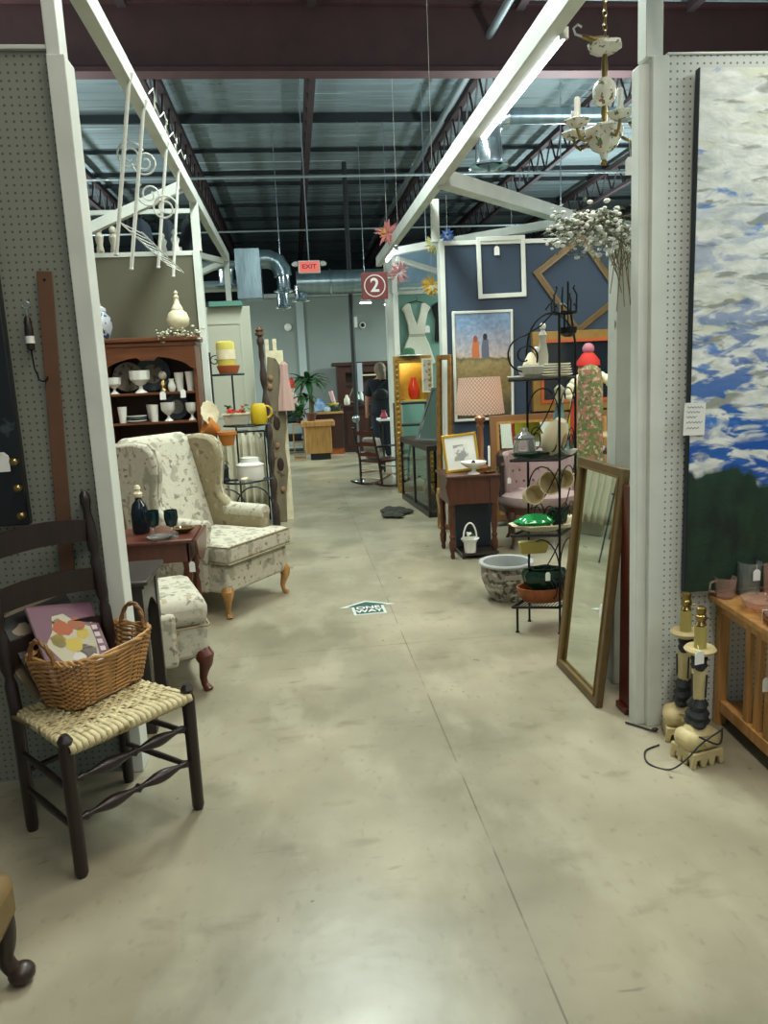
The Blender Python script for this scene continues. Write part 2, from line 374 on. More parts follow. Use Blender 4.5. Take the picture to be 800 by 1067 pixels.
# ---- white timber truss over the aisle
def beam(p, q, a=.09, b=.09, mat=whitewood): return struct(B().bar(p, q, a, b).build('beam_truss', mat, smooth=False, bevel=.004))
ZT = 3.12
beam((-.78, .5, ZT), (-.78, 10.5, ZT), .07, .10)
beam((1.275, .5, ZT - .06), (1.285, 10.9, ZT - .06), .075, .12)
for xx, yy, zb in ((-.78, 7.15, 2.66), (1.40, 7.25, 2.7), (-.79, 10.5, 2.45), (1.40, 10.2, 2.4)):
    struct(B().b2(xx - .035, xx + .035, yy - .035, yy + .035, zb if yy < 9 else 0, ZT - .04).build('beam_post', whitewood, smooth=False, bevel=.003))
beam((-.83, 6.85, 3.14), (-2.0, 6.85, 2.66), .07, .085)
beam((1.31, 6.36, 3.04), (3.1, 8.2, 3.06), .13, .12, whitewood)
beam((1.31, 10.1, 3.06), (3.15, 8.25, 3.06), .09, .09)
beam((-.84, 10.4, 3.06), (-1.35, 9.3, 3.06), .06, .07)
beam((-.84, 10.45, 3.04), (-1.4, 10.9, 2.9), .06, .07)
beam((1.42, 10.1, 2.98), (2.2, 10.2, 2.75), .06, .07)

# ================================================================= LEFT FOREGROUND
def cabriole(p, h, dx, dy, r=.03):
    """curved leg from top point p down by h, knee and foot pushed along (dx,dy)"""
    pr_ = [(0, 0, 1.25), (.12, .28, 1.35), (.3, .3, 1.0), (.5, .05, .72), (.7, -.12, .55), (.86, -.02, .5), (.95, .28, .62), (1, .42, .7)]
    return B().tube([(p[0] + dx * o * .12, p[1] + dy * o * .12, p[2] - t * h) for t, o, k in pr_] , [r * k for t, o, k in pr_], 10)

# ladder-back chair with woven splint seat
ch = thing('ladderback_chair', 'dark wooden ladder-back chair with a cream woven splint seat and turned stretchers', 'chair', (-.585, 2.35, 0), R(45))
legp = [(-.225, .02), (.225, .02)]
for x, y in legp:
    B().turned((x, y, 0), (x, y, .475), [(0, .016), (.03, .021), (.5, .022), (.9, .023), (.93, .019), (.96, .024), (1, .012)], 14).build('leg', dkwood, ch)
for x in (-.19, .19):
    b = B(); top = (x * 1.02, .49, 1.13)
    b.turned((x, .40, 0), (x, .40, .46), [(0, .017), (.05, .021), (1, .021)], 14)
    b.turned((x, .40, .45), top, [(0, .021), (.12, .021), (.16, .014), (.2, .022), (.36, .021), (.4, .013), (.44, .022), (.62, .021), (.66, .013), (.7, .022), (.82, .019), (.9, .012), (.94, .02), (.98, .018), (1, .008)], 14)
    b.build('leg', dkwood, ch)
for zc, yy in ((.62, .435), (.80, .455), (.98, .475)):
    n = 12; o = []
    for i in range(n + 1):
        x = -.19 + .38 * i / n; o.append((x, zc + .045 + .02 * math.sin(PI * i / n)))
    for i in range(n, -1, -1):
        x = -.19 + .38 * i / n; o.append((x, zc - .035 + .015 * math.sin(PI * i / n)))
    B().prism(o, 'y', yy - .006, yy + .006).build('back_slat', dkwood, ch)
ttur = [(i / 48, .0085 + .0125 * math.sin(PI * min(1, max(0, (abs(i / 48 - .5) - .03) / .34))) ** 1.5 + .008 * math.exp(-((i / 48 - .5) / .018) ** 2) + .006 * math.exp(-((abs(i / 48 - .5) - .41) / .02) ** 2)) for i in range(49)]
for z_ in (.19, .32): B().turned((-.225, .02, z_), (.225, .02, z_), ttur, 12).build('stretcher', dkwood, ch)
for sx in (-1, 1):
    for z_ in (.16, .29): B().turned((sx * .225, .02, z_), (sx * .19, .40, z_), [(0, .009), (.5, .012), (1, .009)], 10).build('stretcher', dkwood, ch)
B().turned((-.19, .40, .22), (.19, .40, .22), [(0, .009), (.5, .012), (1, .009)], 10).build('stretcher', dkwood, ch)
splint = M('woven_splint', '#c2b48a', .65, 0, .18, 30, 0, I3, (('#8c7a4e', 18, .58, .06, I3, 'noise'),))
b = B()
nw = 22; 
for i in range(nw):   # front-to-back strands wrapped over the front rail
    u0 = i / nw; u1 = (i + .9) / nw; u = (u0 + u1) / 2; hw = .2 / nw
    pts = []
    for (yy, zz) in ((.01, .405), (-.012, .425), (-.004, .443), (.02, .447), (.1, .443), (.2, .442), (.3, .443), (.39, .447), (.415, .44), (.42, .425)):
        W = .225 - (.035 * max(0, min(1, (yy - .02) / .38))); pts.append((-W + 2 * W * u, yy, zz, 2 * W * .92 / nw))
    pv = None
    for k, (x, yy, zz, ww) in enumerate(pts):
        zz += .002 * (1 if (i + k) % 2 else -1) if 3 < k < 8 else 0
        cur = [b.bm.verts.new((x - ww / 2, yy, zz)), b.bm.verts.new((x + ww / 2, yy, zz))]
        if pv: b.bm.faces.new((pv[0], pv[1], cur[1], cur[0]))
        pv = cur
for j in range(20):
    yy = .03 + .37 * (j + .5) / 20; W = .235 - .035 * (yy / .4); pv = None
    for k in range(67):
        x = -W + 2 * W * k / 66; zz = .443 + .0032 * math.cos(PI * (k / 66 * nw + j))
        if k in (0, 66): zz = .425
        cur = [b.bm.verts.new((x, yy - .0085, zz)), b.bm.verts.new((x, yy + .0085, zz))]
        if pv: b.bm.faces.new((pv[0], pv[1], cur[1], cur[0]))
        pv = cur
b.build('seat', splint, ch, solid=.0015)
B().b2(-.21, .21, .03, .40, .424, .434).build('seat_padding', M('splint_under', '#6f5f3a', .8), ch)

# basket
wick = M('wicker', '#a87c48', .55, 0, .3, 25, .1)
wick2 = M('wicker_dark', '#7c5630', .55, 0, .25, 25)
bk = thing('wicker_basket', 'oblong brown wicker basket of magazines, standing on the woven seat of the ladder-back chair', 'basket', (-.765, 2.60, .452), R(58))
def ovalrect(hx, hy, n=72):
    o = []
    for i in range(n):
        a = 2 * PI * i / n; c, s = math.cos(a), math.sin(a); k = .42
        o.append((hx * math.copysign(abs(c) ** k, c), hy * math.copysign(abs(s) ** k, s)))
    return o
b = B(); NR = 20
for r_ in range(NR):
    t = r_ / (NR - 1); hx = .165 + .035 * t; hy = .088 + .03 * t; z_ = .008 + .135 * t
    pts = []
    for i, (x, y) in enumerate(ovalrect(hx, hy)):
        k = 1 + .022 * (1 if ((i // 2) + r_) % 2 else -1); pts.append((x * k, y * k, z_ + .02 * t * abs(x) / hx))
    b.tube(pts, .0042, 5, closed=True)
b.build('weave', wick, bk)
b = B()
for i, (x, y) in enumerate(ovalrect(.165, .088)):
    if i % 2 == 0:
        X, Y = ovalrect(.2, .118)[i]; b.tube([(x, y, 0), (X, Y, .145 + .02 * abs(X) / .2)], .0035, 5)
b.build('stake', wick2, bk)
for e in (0, 1):
    pts = []
    for i, (x, y) in enumerate(ovalrect(.203, .121, 90)): pts.append((x + .004 * math.sin(i * .9 + e * PI), y + .004 * math.cos(i * .9 + e * PI), .158 + .02 * abs(x) / .2 + .006 * math.sin(i * .9 + e * PI * 1)))
    B().tube(pts, .006, 6, closed=True).build('rim', wick, bk)
B().b2(-.155, .155, -.078, .078, .001, .009).build('bottom', wick2, bk, bevel=.004)
for sx in (-1, 1):
    for e in (0, 1):
        B().tube([(sx * (.2 + .012 * math.sin(PI * i / 20) + .004 * math.sin(i * 1.1 + e * PI)), .055 * math.cos(PI * i / 20), .168 + .085 * math.sin(PI * i / 20) + .004 * math.cos(i * 1.1 + e * PI)) for i in range(21)], .0065, 7).build('handle', wick2, bk)
# magazines leaning in the basket
def book(label, loc, rot, cover, cols, blobs):
    t = thing('magazine', label, 'magazine', loc, 0, 'magazines in the wicker basket', rot)
    B().b2(-.105, .105, -.004, .004, 0, .275).build('pages', M('page_edge', '#b5ab94', .8), t)
    B().b2(-.107, .107, -.0052, -.0042, -.001, .277).b2(-.107, .107, .0042, .0052, -.001, .277).build('cover', cover, t, False)
    for i, (x, z_, rx, rz_, c) in enumerate(blobs):
        b = B(); pts = [(x + rx * math.cos(a * PI / 6) * (1 + .18 * math.sin(a * 2.3 + i)), z_ + rz_ * math.sin(a * PI / 6) * (1 + .18 * math.cos(a * 1.7 + i))) for a in range(12)]
        b.prism(pts, 'y', -.0056 - .0002 * (i % 3), -.005); b.build('cover_print', M('print_' + c, '#' + c, .4), t, False)
    return t
mauve = M('mauve_cover', '#71505f', .35); 
fb = [(.0, .14, .075, .095, 'b9b59c'), (-.02, .19, .03, .028, 'a8552c'), (.03, .2, .026, .024, '9c5a38'), (-.045, .15, .026, .024, 'b5a13a'), (0, .13, .03, .026, 'c2ad42'), (.04, .165, .022, .02, 'bda640'), (.035, .1, .03, .026, '5c3f63'), (.0, .085, .02, .02, 'c7c4c0'), (.05, .07, .022, .018, 'cfc9cb'), (-.03, .21, .018, .016, '9a4a35')]
m1 = book('mauve magazine with a flower bouquet cover, propped frontmost in the wicker basket', (-.775, 2.555, .50), (R(-38), R(12), R(52)), mauve, None, fb)
b = B()
for k in range(6): b.b2(.078, .096, -.0058, -.005, .07 + k * .026, .086 + k * .026)
b.build('title_marks', M('print_title', '#cfc3c6', .5), m1, False)

m2 = book('black magazine tilted behind the mauve flower magazine in the wicker basket', (-.825, 2.60, .49), (R(-34), R(-6), R(50)), M('black_cover', '#1c191a', .4), None, [(.0, .12, .05, .06, '7c6a58'), (.05, .2, .03, .04, '4a3c36'), (-.06, .22, .03, .02, '877a66')])
m3 = book('tan magazine with a faded picture, rearmost and leftmost in the wicker basket', (-.865, 2.63, .49), (R(-36), R(-14), R(50)), M('tan_cover', '#77684f', .5), None, [(.0, .17, .06, .05, '463b34'), (.02, .08, .05, .03, '93856b')])

for m_ in (m1, m2, m3): m_.scale = (1.22, 1, 1.12)
# things on the left pegboard
rl = thing('yardstick', 'long reddish-brown wooden yardstick hanging upright on the grey pegboard', 'yardstick', (-.865, 2.845, 1.38), 0, rot=(0, R(2.5), 0))
B().b2(-.026, .026, -.004, .004, -.56, .53).build('blade', M('yardstick_wood', '#634430', .6, 0, .12, 10), rl, bevel=.002)
B().tube([(0, -.006, .5), (0, .012, .5)], .005, 8).build('peg', dark_iron, rl)
hk = thing('hand_scale', 'small dark hand scale with a steel hook hanging beside the yardstick', 'scale', (-.915, 2.835, 1.55))
B().lathe([(.006, .09), (.013, .095), (.015, .15), (.012, .2), (.005, .21)], seg=12).build('body', dkwood, hk)
B().lathe([(.0155, .115), (.0155, .14)], seg=12).build('band', tagm, hk)
B().tube([(0, 0, .21), (0, 0, .235)] + [(.012 * math.sin(a), 0, .247 - .012 * math.cos(a)) for a in [i * PI / 6 for i in range(13)]], .0025, 6).build('ring', chrome, hk)
B().tube([(0, 0, .09), (.003, 0, .03), (.012, 0, .0)] + [(.028 + .016 * math.cos(a), 0, -.002 + .016 * math.sin(a)) for a in [PI + i * PI / 8 for i in range(9)]], .003, 6).build('hook', dark_iron, hk)
dp = thing('coat_rack_board', 'dark patterned wooden board with brass pegs hung on the grey pegboard at the frame edge', 'rack', (-1.12, 2.83, 1.02))
B().b2(-.13, .13, -.02, .02, 0, 1.18).build('board', M('dark_lacquer', '#14181c', .35, 0, .3, 10, 0, I3, (('#39444a', 7, .62, .03, I3, 'noise'),)), dp, bevel=.006)
for z_ in (.04, .14, .235):
    B().lathe([(.004, 0), (.005, .022), (.013, .028), (.014, .036), (.008, .042), (0, .043)], (.115, -.02, z_), 12, (R(90), 0, 0)).lathe([(.010, 0), (.010, .003)], (.115, -.02, z_), 12, (R(90), 0, 0)).build('peg', brass, dp)
ptag(dp, (.065, -.03, .235), (.115, -.05, .24), .055, .07, R(8))

# dark occasional table by the post
st = thing('side_table', 'dark brown square side table just behind the white post', 'table', (-.90, 3.33, 0))
B().prism([(-.235, -.20), (.235, -.20), (.235, .20), (-.235, .20)], 'z', .675, .695).build('table_top', walnut, st, bevel=.006)
B().b2(-.215, .215, -.18, .18, .655, .675).build('moulding', walnut, st, bevel=.004)
apr = [(-.2, .655), (-.2, .5)] + [(-.15 + .3 * i / 10, .5 + .07 * math.sin(PI * i / 10)) for i in range(11)] + [(.2, .5), (.2, .655)]
for y_ in (-.17, .155): B().prism(apr, 'y', y_, y_ + .015).build('apron', walnut, st, False)
apr = [(-.165, .655), (-.165, .5)] + [(-.12 + .24 * i / 10, .5 + .07 * math.sin(PI * i / 10)) for i in range(11)] + [(.165, .5), (.165, .655)]
for x_ in (-.2, .185): B().prism(apr, 'x', x_, x_ + .015).build('apron', walnut, st, False)
for x in (-.18, .18):
    for y in (-.15, .15): B().b2(x - .025, x + .025, y - .025, y + .025, 0, .655).build('leg', walnut, st, bevel=.003)

# ottoman
ot = thing('ottoman', 'low floral upholstered ottoman with a curved brown leg behind the dark side table', 'ottoman', (-.71, 3.55, 0), R(17))
B().b2(-.30, .215, -.03, .50, .17, .335).build('base', floral, ot, bevel=.03)
b = B(); b.b2(-.31, .225, -.045, .51, .335, .485); b.build('cushion', floral, ot, bevel=.055)
B().tube([(-.3, -.043, .34), (.21, -.043, .34), (.222, -.03, .34), (.222, .5, .34)], .006, 8).build('piping', taupe, ot)
b = B().b2(-.16, .06, -.075, -.03, .16, .43); b.build('front_panel', floral, ot, bevel=.022)
for x, y in ((.18, .0), (-.26, .0), (.18, .46), (-.26, .46)):
    cabriole((x, y, .20), .2, .3 if x > 0 else -.3, -.45 if y < .2 else .4, .034).build('leg', redwood, ot)

# drop-leaf table
dl = thing('drop_leaf_table', 'red-brown drop-leaf table with turned legs in front of the wing chair, goblets on top', 'table', (-.635, 4.38, -.01))
B().b2(-.9, .02, -.24, .2, .645, .665).build('table_top', redwood, dl, bevel=.006)
lf = [(-.24, .66)] + [(-.24 + .44 * i / 14, .645 - .14 * math.sin(PI * i / 14) ** .5) for i in range(15)] + [(.2, .66)]
B().prism(lf, 'x', .028, .044).build('drop_leaf', redwood, dl, bevel=.003)
B().b2(-.86, -.01, -.2, -.18, .53, .645).b2(-.86, -.01, .14, .16, .53, .645).b2(-.02, -.005, -.2, .16, .53, .645).build('apron', redwood, dl)
for x, y in ((-.03, -.17), (-.03, .12), (-.82, -.17), (-.82, .12)):
    if y < 0 and x > -.1: y = -.17
    B().b2(x - .022, x + .022, y - .022, y + .022, .52, .64).turned((x, y, 0), (x, y, .525), [(0, .018), (.03, .026), (.08, .028), (.13, .02), (.17, .03), (.22, .018), (.4, .022), (.62, .026), (.7, .018), (.75, .028), (.8, .018), (.86, .028), (.93, .02), (1, .026)], 12).build('leg', redwood, dl)
ptag(dl, (.0, -.2, .50), (-.02, -.195, .56), .032, .06)
b = B()
for i in range(9):
    a = R(-20 + 27 * i); b.ball((-.56 + .05 * math.cos(a), -.205, .59 + .035 * math.sin(a)), .016, (1, .5, 1), 8)
b.ball((-.56, -.205, .59), .03, (1.2, .4, .9), 10); b.build('carved_shell', M('carved_tan', '#8c6a4a', .6), dl)
# goblets and bottle on it
def goblet(loc, h, r, m, label, grp=None):
    t = thing('goblet', label, 'goblet', loc, 0, grp)
    B().lathe([(r * .95, 0), (r * .9, .004), (.01, .01), (.006, h * .3), (.012, h * .4)], seg=18).build('stem', glassy, t)
    B().lathe([(.010, h * .38), (r * .8, h * .45), (r * 1.05, h * .7), (r, h), (r * .93, h), (r * .98, h * .7), (r * .7, h * .48), (0, h * .44)], seg=20, cap=False).build('bowl', m, t)
    return t
goblet((-.735, 4.24, .655), .155, .037, tealglass, 'dark teal glass goblet near the table corner, rightmost of the dark glassware', 'teal goblets on the drop-leaf table')
goblet((-.84, 4.26, .655), .155, .037, tealglass, 'dark teal glass goblet standing between the other goblet and the stoppered bottle', 'teal goblets on the drop-leaf table')
bt = thing('bottle', 'dark blue bottle with a cream stopper beside the white post', 'bottle', (-.94, 4.42, .655))
B().lathe([(.045, 0), (.05, .02), (.05, .12), (.04, .17), (.02, .195), (.018, .21)], seg=18).build('body', M('dark_blue_glass', '#14222e', .1, 0, trans=.3), bt)
B().lathe([(.016, .21), (.024, .215), (.027, .235), (.012, .25), (.02, .262), (.014, .28), (0, .285)], seg=14).build('stopper', cream, bt)
ay = thing('amber_dish', 'small amber glass ashtray on the drop-leaf table', 'dish', (-.69, 4.36, .655))
B().lathe([(.03, 0), (.055, .02), (.062, .03), (.055, .03), (.03, .01), (0, .008)], seg=16, fl=6, fa=.08, cap=False).build('dish', M('amber_glass', '#7a5a30', .1, 0, trans=.5), ay)
dsh = thing('glass_dish', 'clear footed glass dish beside the goblets on the drop-leaf table', 'dish', (-.80, 4.2, .655))
B().lathe([(.04, 0), (.05, .006), (.07, .02), (.066, .022), (.04, .01), (0, .008)], seg=16, cap=False).build('dish', glassy, dsh)

# wing chair
wc = thing('wing_chair', 'cream floral wing chair with honey-coloured curved legs facing the aisle', 'armchair', (-.30, 4.945, 0), R(55)); wc.scale = (1, 1, .97)
side = [(.17, .17), (.17, .62), (.22, .645), (.46, .65), (.545, .72), (.56, .80), (.54, .92), (.525, 1.02), (.55, 1.11), (.61, 1.155), (.72, 1.17), (.93, 1.15), (.78, .17)]
for sx in (-1, 1):
    x0, x1 = (.265, .355) if sx > 0 else (-.355, -.265)
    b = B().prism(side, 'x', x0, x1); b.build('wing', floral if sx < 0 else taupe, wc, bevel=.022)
    B().tube([(sx * (.31), y, z_) for y, z_ in side[1:12]], .009, 8).build('piping', floral, wc)
    B().tube([(sx * .31, .17, .60), (sx * .31, .52, .61)], .056, 16).build('arm', floral, wc, bevel=.01)
B().prism([(.58, .36), (.76, .36), (.95, 1.12), (.92, 1.18), (.86, 1.20), (.80, 1.16)], 'x', -.29, .29).build('backrest', floral, wc, bevel=.03)
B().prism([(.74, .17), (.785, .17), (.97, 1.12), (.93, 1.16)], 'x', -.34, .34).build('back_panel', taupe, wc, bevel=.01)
B().b2(-.33, .33, .02, .70, .17, .36).build('seat_rail', floral, wc, bevel=.022)
T = [(-.345, -.015), (.345, -.015), (.345, .15), (.262, .17), (.262, .60), (-.262, .60), (-.262, .17), (-.345, .15)]
B().prism(T, 'z', .365, .50).build('cushion', floral, wc, bevel=.035)
B().tube([(p[0] * 1.0, p[1] + .004, .378) for p in ((-.345, .13), (-.345, -.02), (.345, -.02), (.345, .13))] , .006, 8).tube([(-.343, .14, .49), (-.343, -.012, .49), (.343, -.012, .49), (.343, .14, .49)], .006, 8).build('piping', taupe, wc)
for x in (-.30, .30):
    cabriole((x, .05, .2), .2, .28 * (1 if x > 0 else -1), -.34, .031).build('leg', honey, wc)
    B().bar((x, .68, .19), (x * 1.02, .78, 0), .035).build('leg', dkwood, wc, bevel=.004)

# hutch with milk glass
ht = thing('hutch', 'brown wooden open-shelf hutch of white glassware against the olive wall', 'hutch', (-1.22, 6.84, 0))
W2 = .40
for x_ in (-W2, W2 - .03): B().b2(x_, x_ + .03, -.18, .2, .75, 1.83).build('side', hutchwood, ht, bevel=.003)
B().b2(-W2 + .03, W2 - .03, .18, .2, .75, 1.83).build('back_panel', M('hutch_back', '#4a2a1b', .5), ht)
B().b2(-W2 - .03, W2 + .03, -.23, .21, 1.86, 1.90).b2(-W2 - .012, W2 + .012, -.21, .2, 1.82, 1.86).build('cornice', hutchwood, ht, bevel=.01)
fz = [(-W2, 1.82), (-W2, 1.62)] + [(-W2 + .05 + (2 * W2 - .1) * i / 24, 1.64 + .10 * abs(math.sin(PI * i / 24 * 1.0)) ** .6 - .03 * (abs(i - 12) < 3)) for i in range(25)] + [(W2, 1.62), (W2, 1.82)]
B().prism(fz, 'y', -.2, -.18).build('scalloped_apron', hutchwood, ht)
for z_ in (.98, 1.19, 1.44): B().b2(-W2 + .03, W2 - .03, -.17, .18, z_ - .02, z_).build('shelf', hutchwood, ht, bevel=.002)
B().b2(-W2 - .05, W2 + .05, -.28, .22, .1, .75).build('base_cabinet', hutchwood, ht, bevel=.006)
for x in (-.22, .22):
    d = B().b2(x - .19, x + .19, -.295, -.28, .16, .7).build('door', hutchwood, ht, bevel=.006)
    B().ball((x * .2, -.305, .45), .014).build('handle', brass, d)
for x in (-.4, .4):
    for y in (-.24, .18): B().b2(x - .03, x + .03, y - .03, y + .03, 0, .1).build('foot', hutchwood, ht)
def gob(label, x, z_, h, r, m=porc, y=6.72, kind='goblet', grp='milk glass goblets in the hutch'):
    o = B().lathe([(r * .62, 0), (r * .6, .006), (r * .2, h * .18), (r * .18, h * .32), (r * .5, h * .4), (r * .95, h * .6), (r, h), (r * .9, h), (r * .82, h * .62), (0, h * .45)], seg=36, fl=9, fa=.03, cap=False).build(kind, m, loc=(x, y, z_)); return tag(o, label, kind, grp)
def tumbler(label, x, y, z_, h, r, m=porc, kind='tumbler', grp=None):
    o = B().lathe([(r * .7, 0), (r, h), (r * .9, h), (r * .62, .008), (0, .008)], seg=18, cap=False).build(kind, m, loc=(x, y, z_)); return tag(o, label, kind, grp)
def plate(label, x, y, z_, r, m, m2=None, rx=80, rz=0, grp=None, cat='plate'):
    t = thing('plate', label, cat, (x, y, z_), 0, grp, rot=(R(rx), 0, R(rz)))
    B().lathe([(r * .5, 0), (r * .6, .004), (r, .02), (r * .98, .024), (r * .58, .01), (0, .008)], seg=28, cap=False).build('rim', m, t)
    if m2: B().lathe([(r * .55, .0095), (r * .55, .0115), (0, .0115)], seg=24, cap=False).build('centre', m2, t)
    return t
gob('small white milk glass goblet at the left of the upper hutch shelf beside the post', -1.53, 1.44, .14, .06)
gob('large white milk glass compote on the upper hutch shelf before the floral plate', -1.31, 1.44, .19, .085)
gob('white milk glass goblet at the right end of the lower hutch shelf', -.90, 1.19, .15, .05)
tumbler('white tumbler on the upper hutch shelf, left of its pair at the right end', -.99, 6.76, 1.44, .16, .042)
tumbler('white tumbler on the upper hutch shelf, right of its pair at the right end', -.895, 6.76, 1.44, .165, .042)
tumbler('white tumbler at the left of the lower hutch shelf beside the post', -1.485, 6.72, 1.19, .14, .04)
tumbler('white tumbler in the middle of the lower hutch shelf, front of its pair', -1.22, 6.72, 1.19, .145, .04)
tumbler('white tumbler in the middle of the lower hutch shelf, behind its pair', -1.265, 6.84, 1.19, .145, .04)
gob('stacked white glass cup before the blue-rimmed plate on the lower hutch shelf', -1.10, 1.19, .16, .06)
blue_pl = M('grey_blue_glaze', '#5b6670', .25, 0, .3, 14)
flo_pl = M('floral_glaze', '#b5ab9a', .3, 0, .1, 10, 0, I3, (('#6f6a5f', 14, .55, .06, I3, 'noise'), ('#8a5b4d', 20, .64, .03, I3, 'noise')))
plate('big grey-rimmed plate leaning at the back of the upper hutch shelf', -1.24, 6.96, 1.60, .155, blue_pl, flo_pl)
plate('plate with floral decoration leaning at the left of the upper hutch shelf', -1.45, 6.93, 1.58, .13, flo_pl)
plate('blue-rimmed plate leaning on the lower hutch shelf behind the white cup', -1.06, 6.95, 1.30, .115, blue_pl, porc)
for i in range(3): tag(B().lathe([(.05, 0), (.085, .014), (.085, .02), (0, .014)], seg=20, cap=False).build('saucer', blue_pl if i % 2 else porc, loc=(-1.375, 6.74, 1.19 + .02 * i)), ('lowest', 'middle', 'topmost')[i] + ' of the stacked saucers on the lower hutch shelf', 'saucer', 'stacked saucers in the hutch')
lamp_ = thing('figurine', 'small brass figurine with a white tag on the upper hutch shelf', 'figurine', (-1.12, 6.72, 1.44))
B().lathe([(.03, 0), (.032, .01), (.02, .03), (.03, .06), (.018, .09), (.012, .1)], seg=14).build('base', brass, lamp_)
B().ball((0, 0, .14), .035, (1, .6, 1)).build('globe', flo_pl, lamp_)
ptag(lamp_, (0, -.075, -.03), (0, -.035, .06), .05, .07)
t = thing('creamer', 'small white pitcher with a hanging tag between the figurine and the tumblers', 'pitcher', (-1.05, 6.72, 1.44))
B().lathe([(.022, 0), (.03, .02), (.034, .05), (.02, .09), (.026, .11)], seg=14, cap=False).build('body', porc, t); B().tube(arc(.03, .06, .025, -90, 90), .004, 6).build('handle', porc, t)
ptag(t, (.10, -.075, -.02), (.08, -.04, .05), .045, .07)
# on top of the hutch
fn = thing('finial_urn', 'ivory ribbed urn with a pointed lid on top of the hutch', 'urn', (-.955, 6.78, 1.90))
B().lathe([(.035, 0), (.04, .01), (.02, .03), (.03, .05), (.085, .10), (.095, .15), (.075, .20), (.045, .225)], seg=24, fl=12, fa=.03).build('body', cream, fn)
B().lathe([(.046, .22), (.05, .235), (.026, .28), (.018, .32), (.024, .335), (.012, .35), (.018, .37), (0, .39)], seg=18).build('lid', cream, fn)
jar = thing('ginger_jar', 'blue and white ginger jar on the hutch, half hidden by the post', 'jar', (-1.60, 6.80, 1.90))
B().lathe([(.05, 0), (.06, .02), (.09, .10), (.085, .18), (.05, .22), (.045, .235)], seg=22).build('body', M('blue_white_glaze', '#c9ced6', .15, 0, 0, 1, 0, I3, (('#33456e', 16, .56, .04, I3, 'noise'),)), jar)
B().lathe([(.052, .235), (.05, .26), (.015, .285), (.012, .30), (0, .31)], seg=18).build('lid', M('blue_white_glaze', '#c9ced6'), jar)
def spray(parent, n, ctr, ext, lm, fm, seed, drop=0, leafn=1.4, rs=.012):
    random.seed(seed); lb = B(); fb_ = B(); sb_ = B()
    for i in range(n):
        p = Vector((ctr[0] + random.uniform(-1, 1) * ext[0], ctr[1] + random.uniform(-1, 1) * ext[1], ctr[2] + random.gauss(0, .5) * ext[2] - drop * random.random() ** 2))
        fb_.ball(p, rs * random.uniform(.7, 1.3), (1, 1, .7), 6)
        if i % 3 == 0: sb_.tube([ctr, (p + Vector(ctr)) / 2 + Vector((0, 0, .01)), p], .0018, 4)
        for k in range(int(leafn + random.random())):
            q = p + Vector([random.uniform(-1, 1) * rs * 2.2 for _ in range(3)]); a = random.random() * 6.28; l_ = rs * 2.6
            d = Vector((math.cos(a), math.sin(a), random.uniform(-.6, .6))) * l_; s_ = Vector((-math.sin(a), math.cos(a), .3)) * l_ * .28
            lb.quad(q, q + d * .5 + s_, q + d, q + d * .5 - s_)
    fb_.build('blossoms', fm, parent); lb.build('leaves', lm, parent, False, solid=.001); sb_.build('stems', M('stem_brown', '#5a5238', .8), parent)
pale_fl = M('pale_blossom', '#c9c5ac', .7); grey_leaf = M('grey_green_leaf', '#5c6347', .7, 0, .3, 20)
fl1 = thing('flower_spray', 'spray of small cream flowers lying along the top edge of the hutch', 'flowers', (-.93, 6.66, 1.91))
spray(fl1, 70, (0, 0, .03), (.2, .05, .04), grey_leaf, pale_fl, 3, .08)

# storage seen above the olive wall
for i, (x, c, w_) in enumerate(((-1.36, '#1c2733', .2), (-1.12, '#18222c', .17), (-.93, '#10161c', .13))):
    t = thing('hanging_coat', ('navy coat, leftmost of the three hanging above the olive wall', 'dark blue coat in the middle of the three hanging above the olive wall', 'black coat hanging above the olive wall beside the truss post')[i], 'coat', (x, 7.75, 2.62), 0, 'coats above the olive wall')
    b = B(); n = 18; prof = []
    for z_, k in ((-.3, 1.1), (0, 1.05), (.25, .95), (.38, .8), (.43, .4), (.45, .15)): prof.append((w_ * .5 * k, z_))
    b.lathe(prof, seg=24, fl=5, fa=.12); o = b.build('cloth', M('coat_' + c[1:], c, .85), t); o.scale = (1, .45, 1)
    B().tube(arc(0, .48, .02, -90, 160), .002, 5).build('hanger_hook', chrome, t)
struct(B().b2(-4.5, -.86, 7.73, 7.77, 3.11, 3.15).build('beam_rail', whitewood))
for i, (x, h) in enumerate(((-1.62, .26), (-1.50, .24), (-1.08, .17), (-.97, .2))):
    t = thing('figurine', ('tall mottled cream figurine on the ledge, nearest the left post', 'mottled cream figurine second from the left post on the ledge', 'small pale figurine below the middle coat', 'pale figurine on the ledge before the black coat')[i], 'figurine', (x, 7.155, 2.66), 0, 'figurines on the ledge of the olive wall')
    B().lathe([(.03, 0), (.035, .02), (.025, h * .3), (.04, h * .55), (.02, h * .7)], seg=14).build('body', flo_pl if i < 2 else porc, t)
    B().ball((0, 0, h * .82), h * .13, (1, 1, 1.2)).build('head', flo_pl if i < 2 else porc, t)

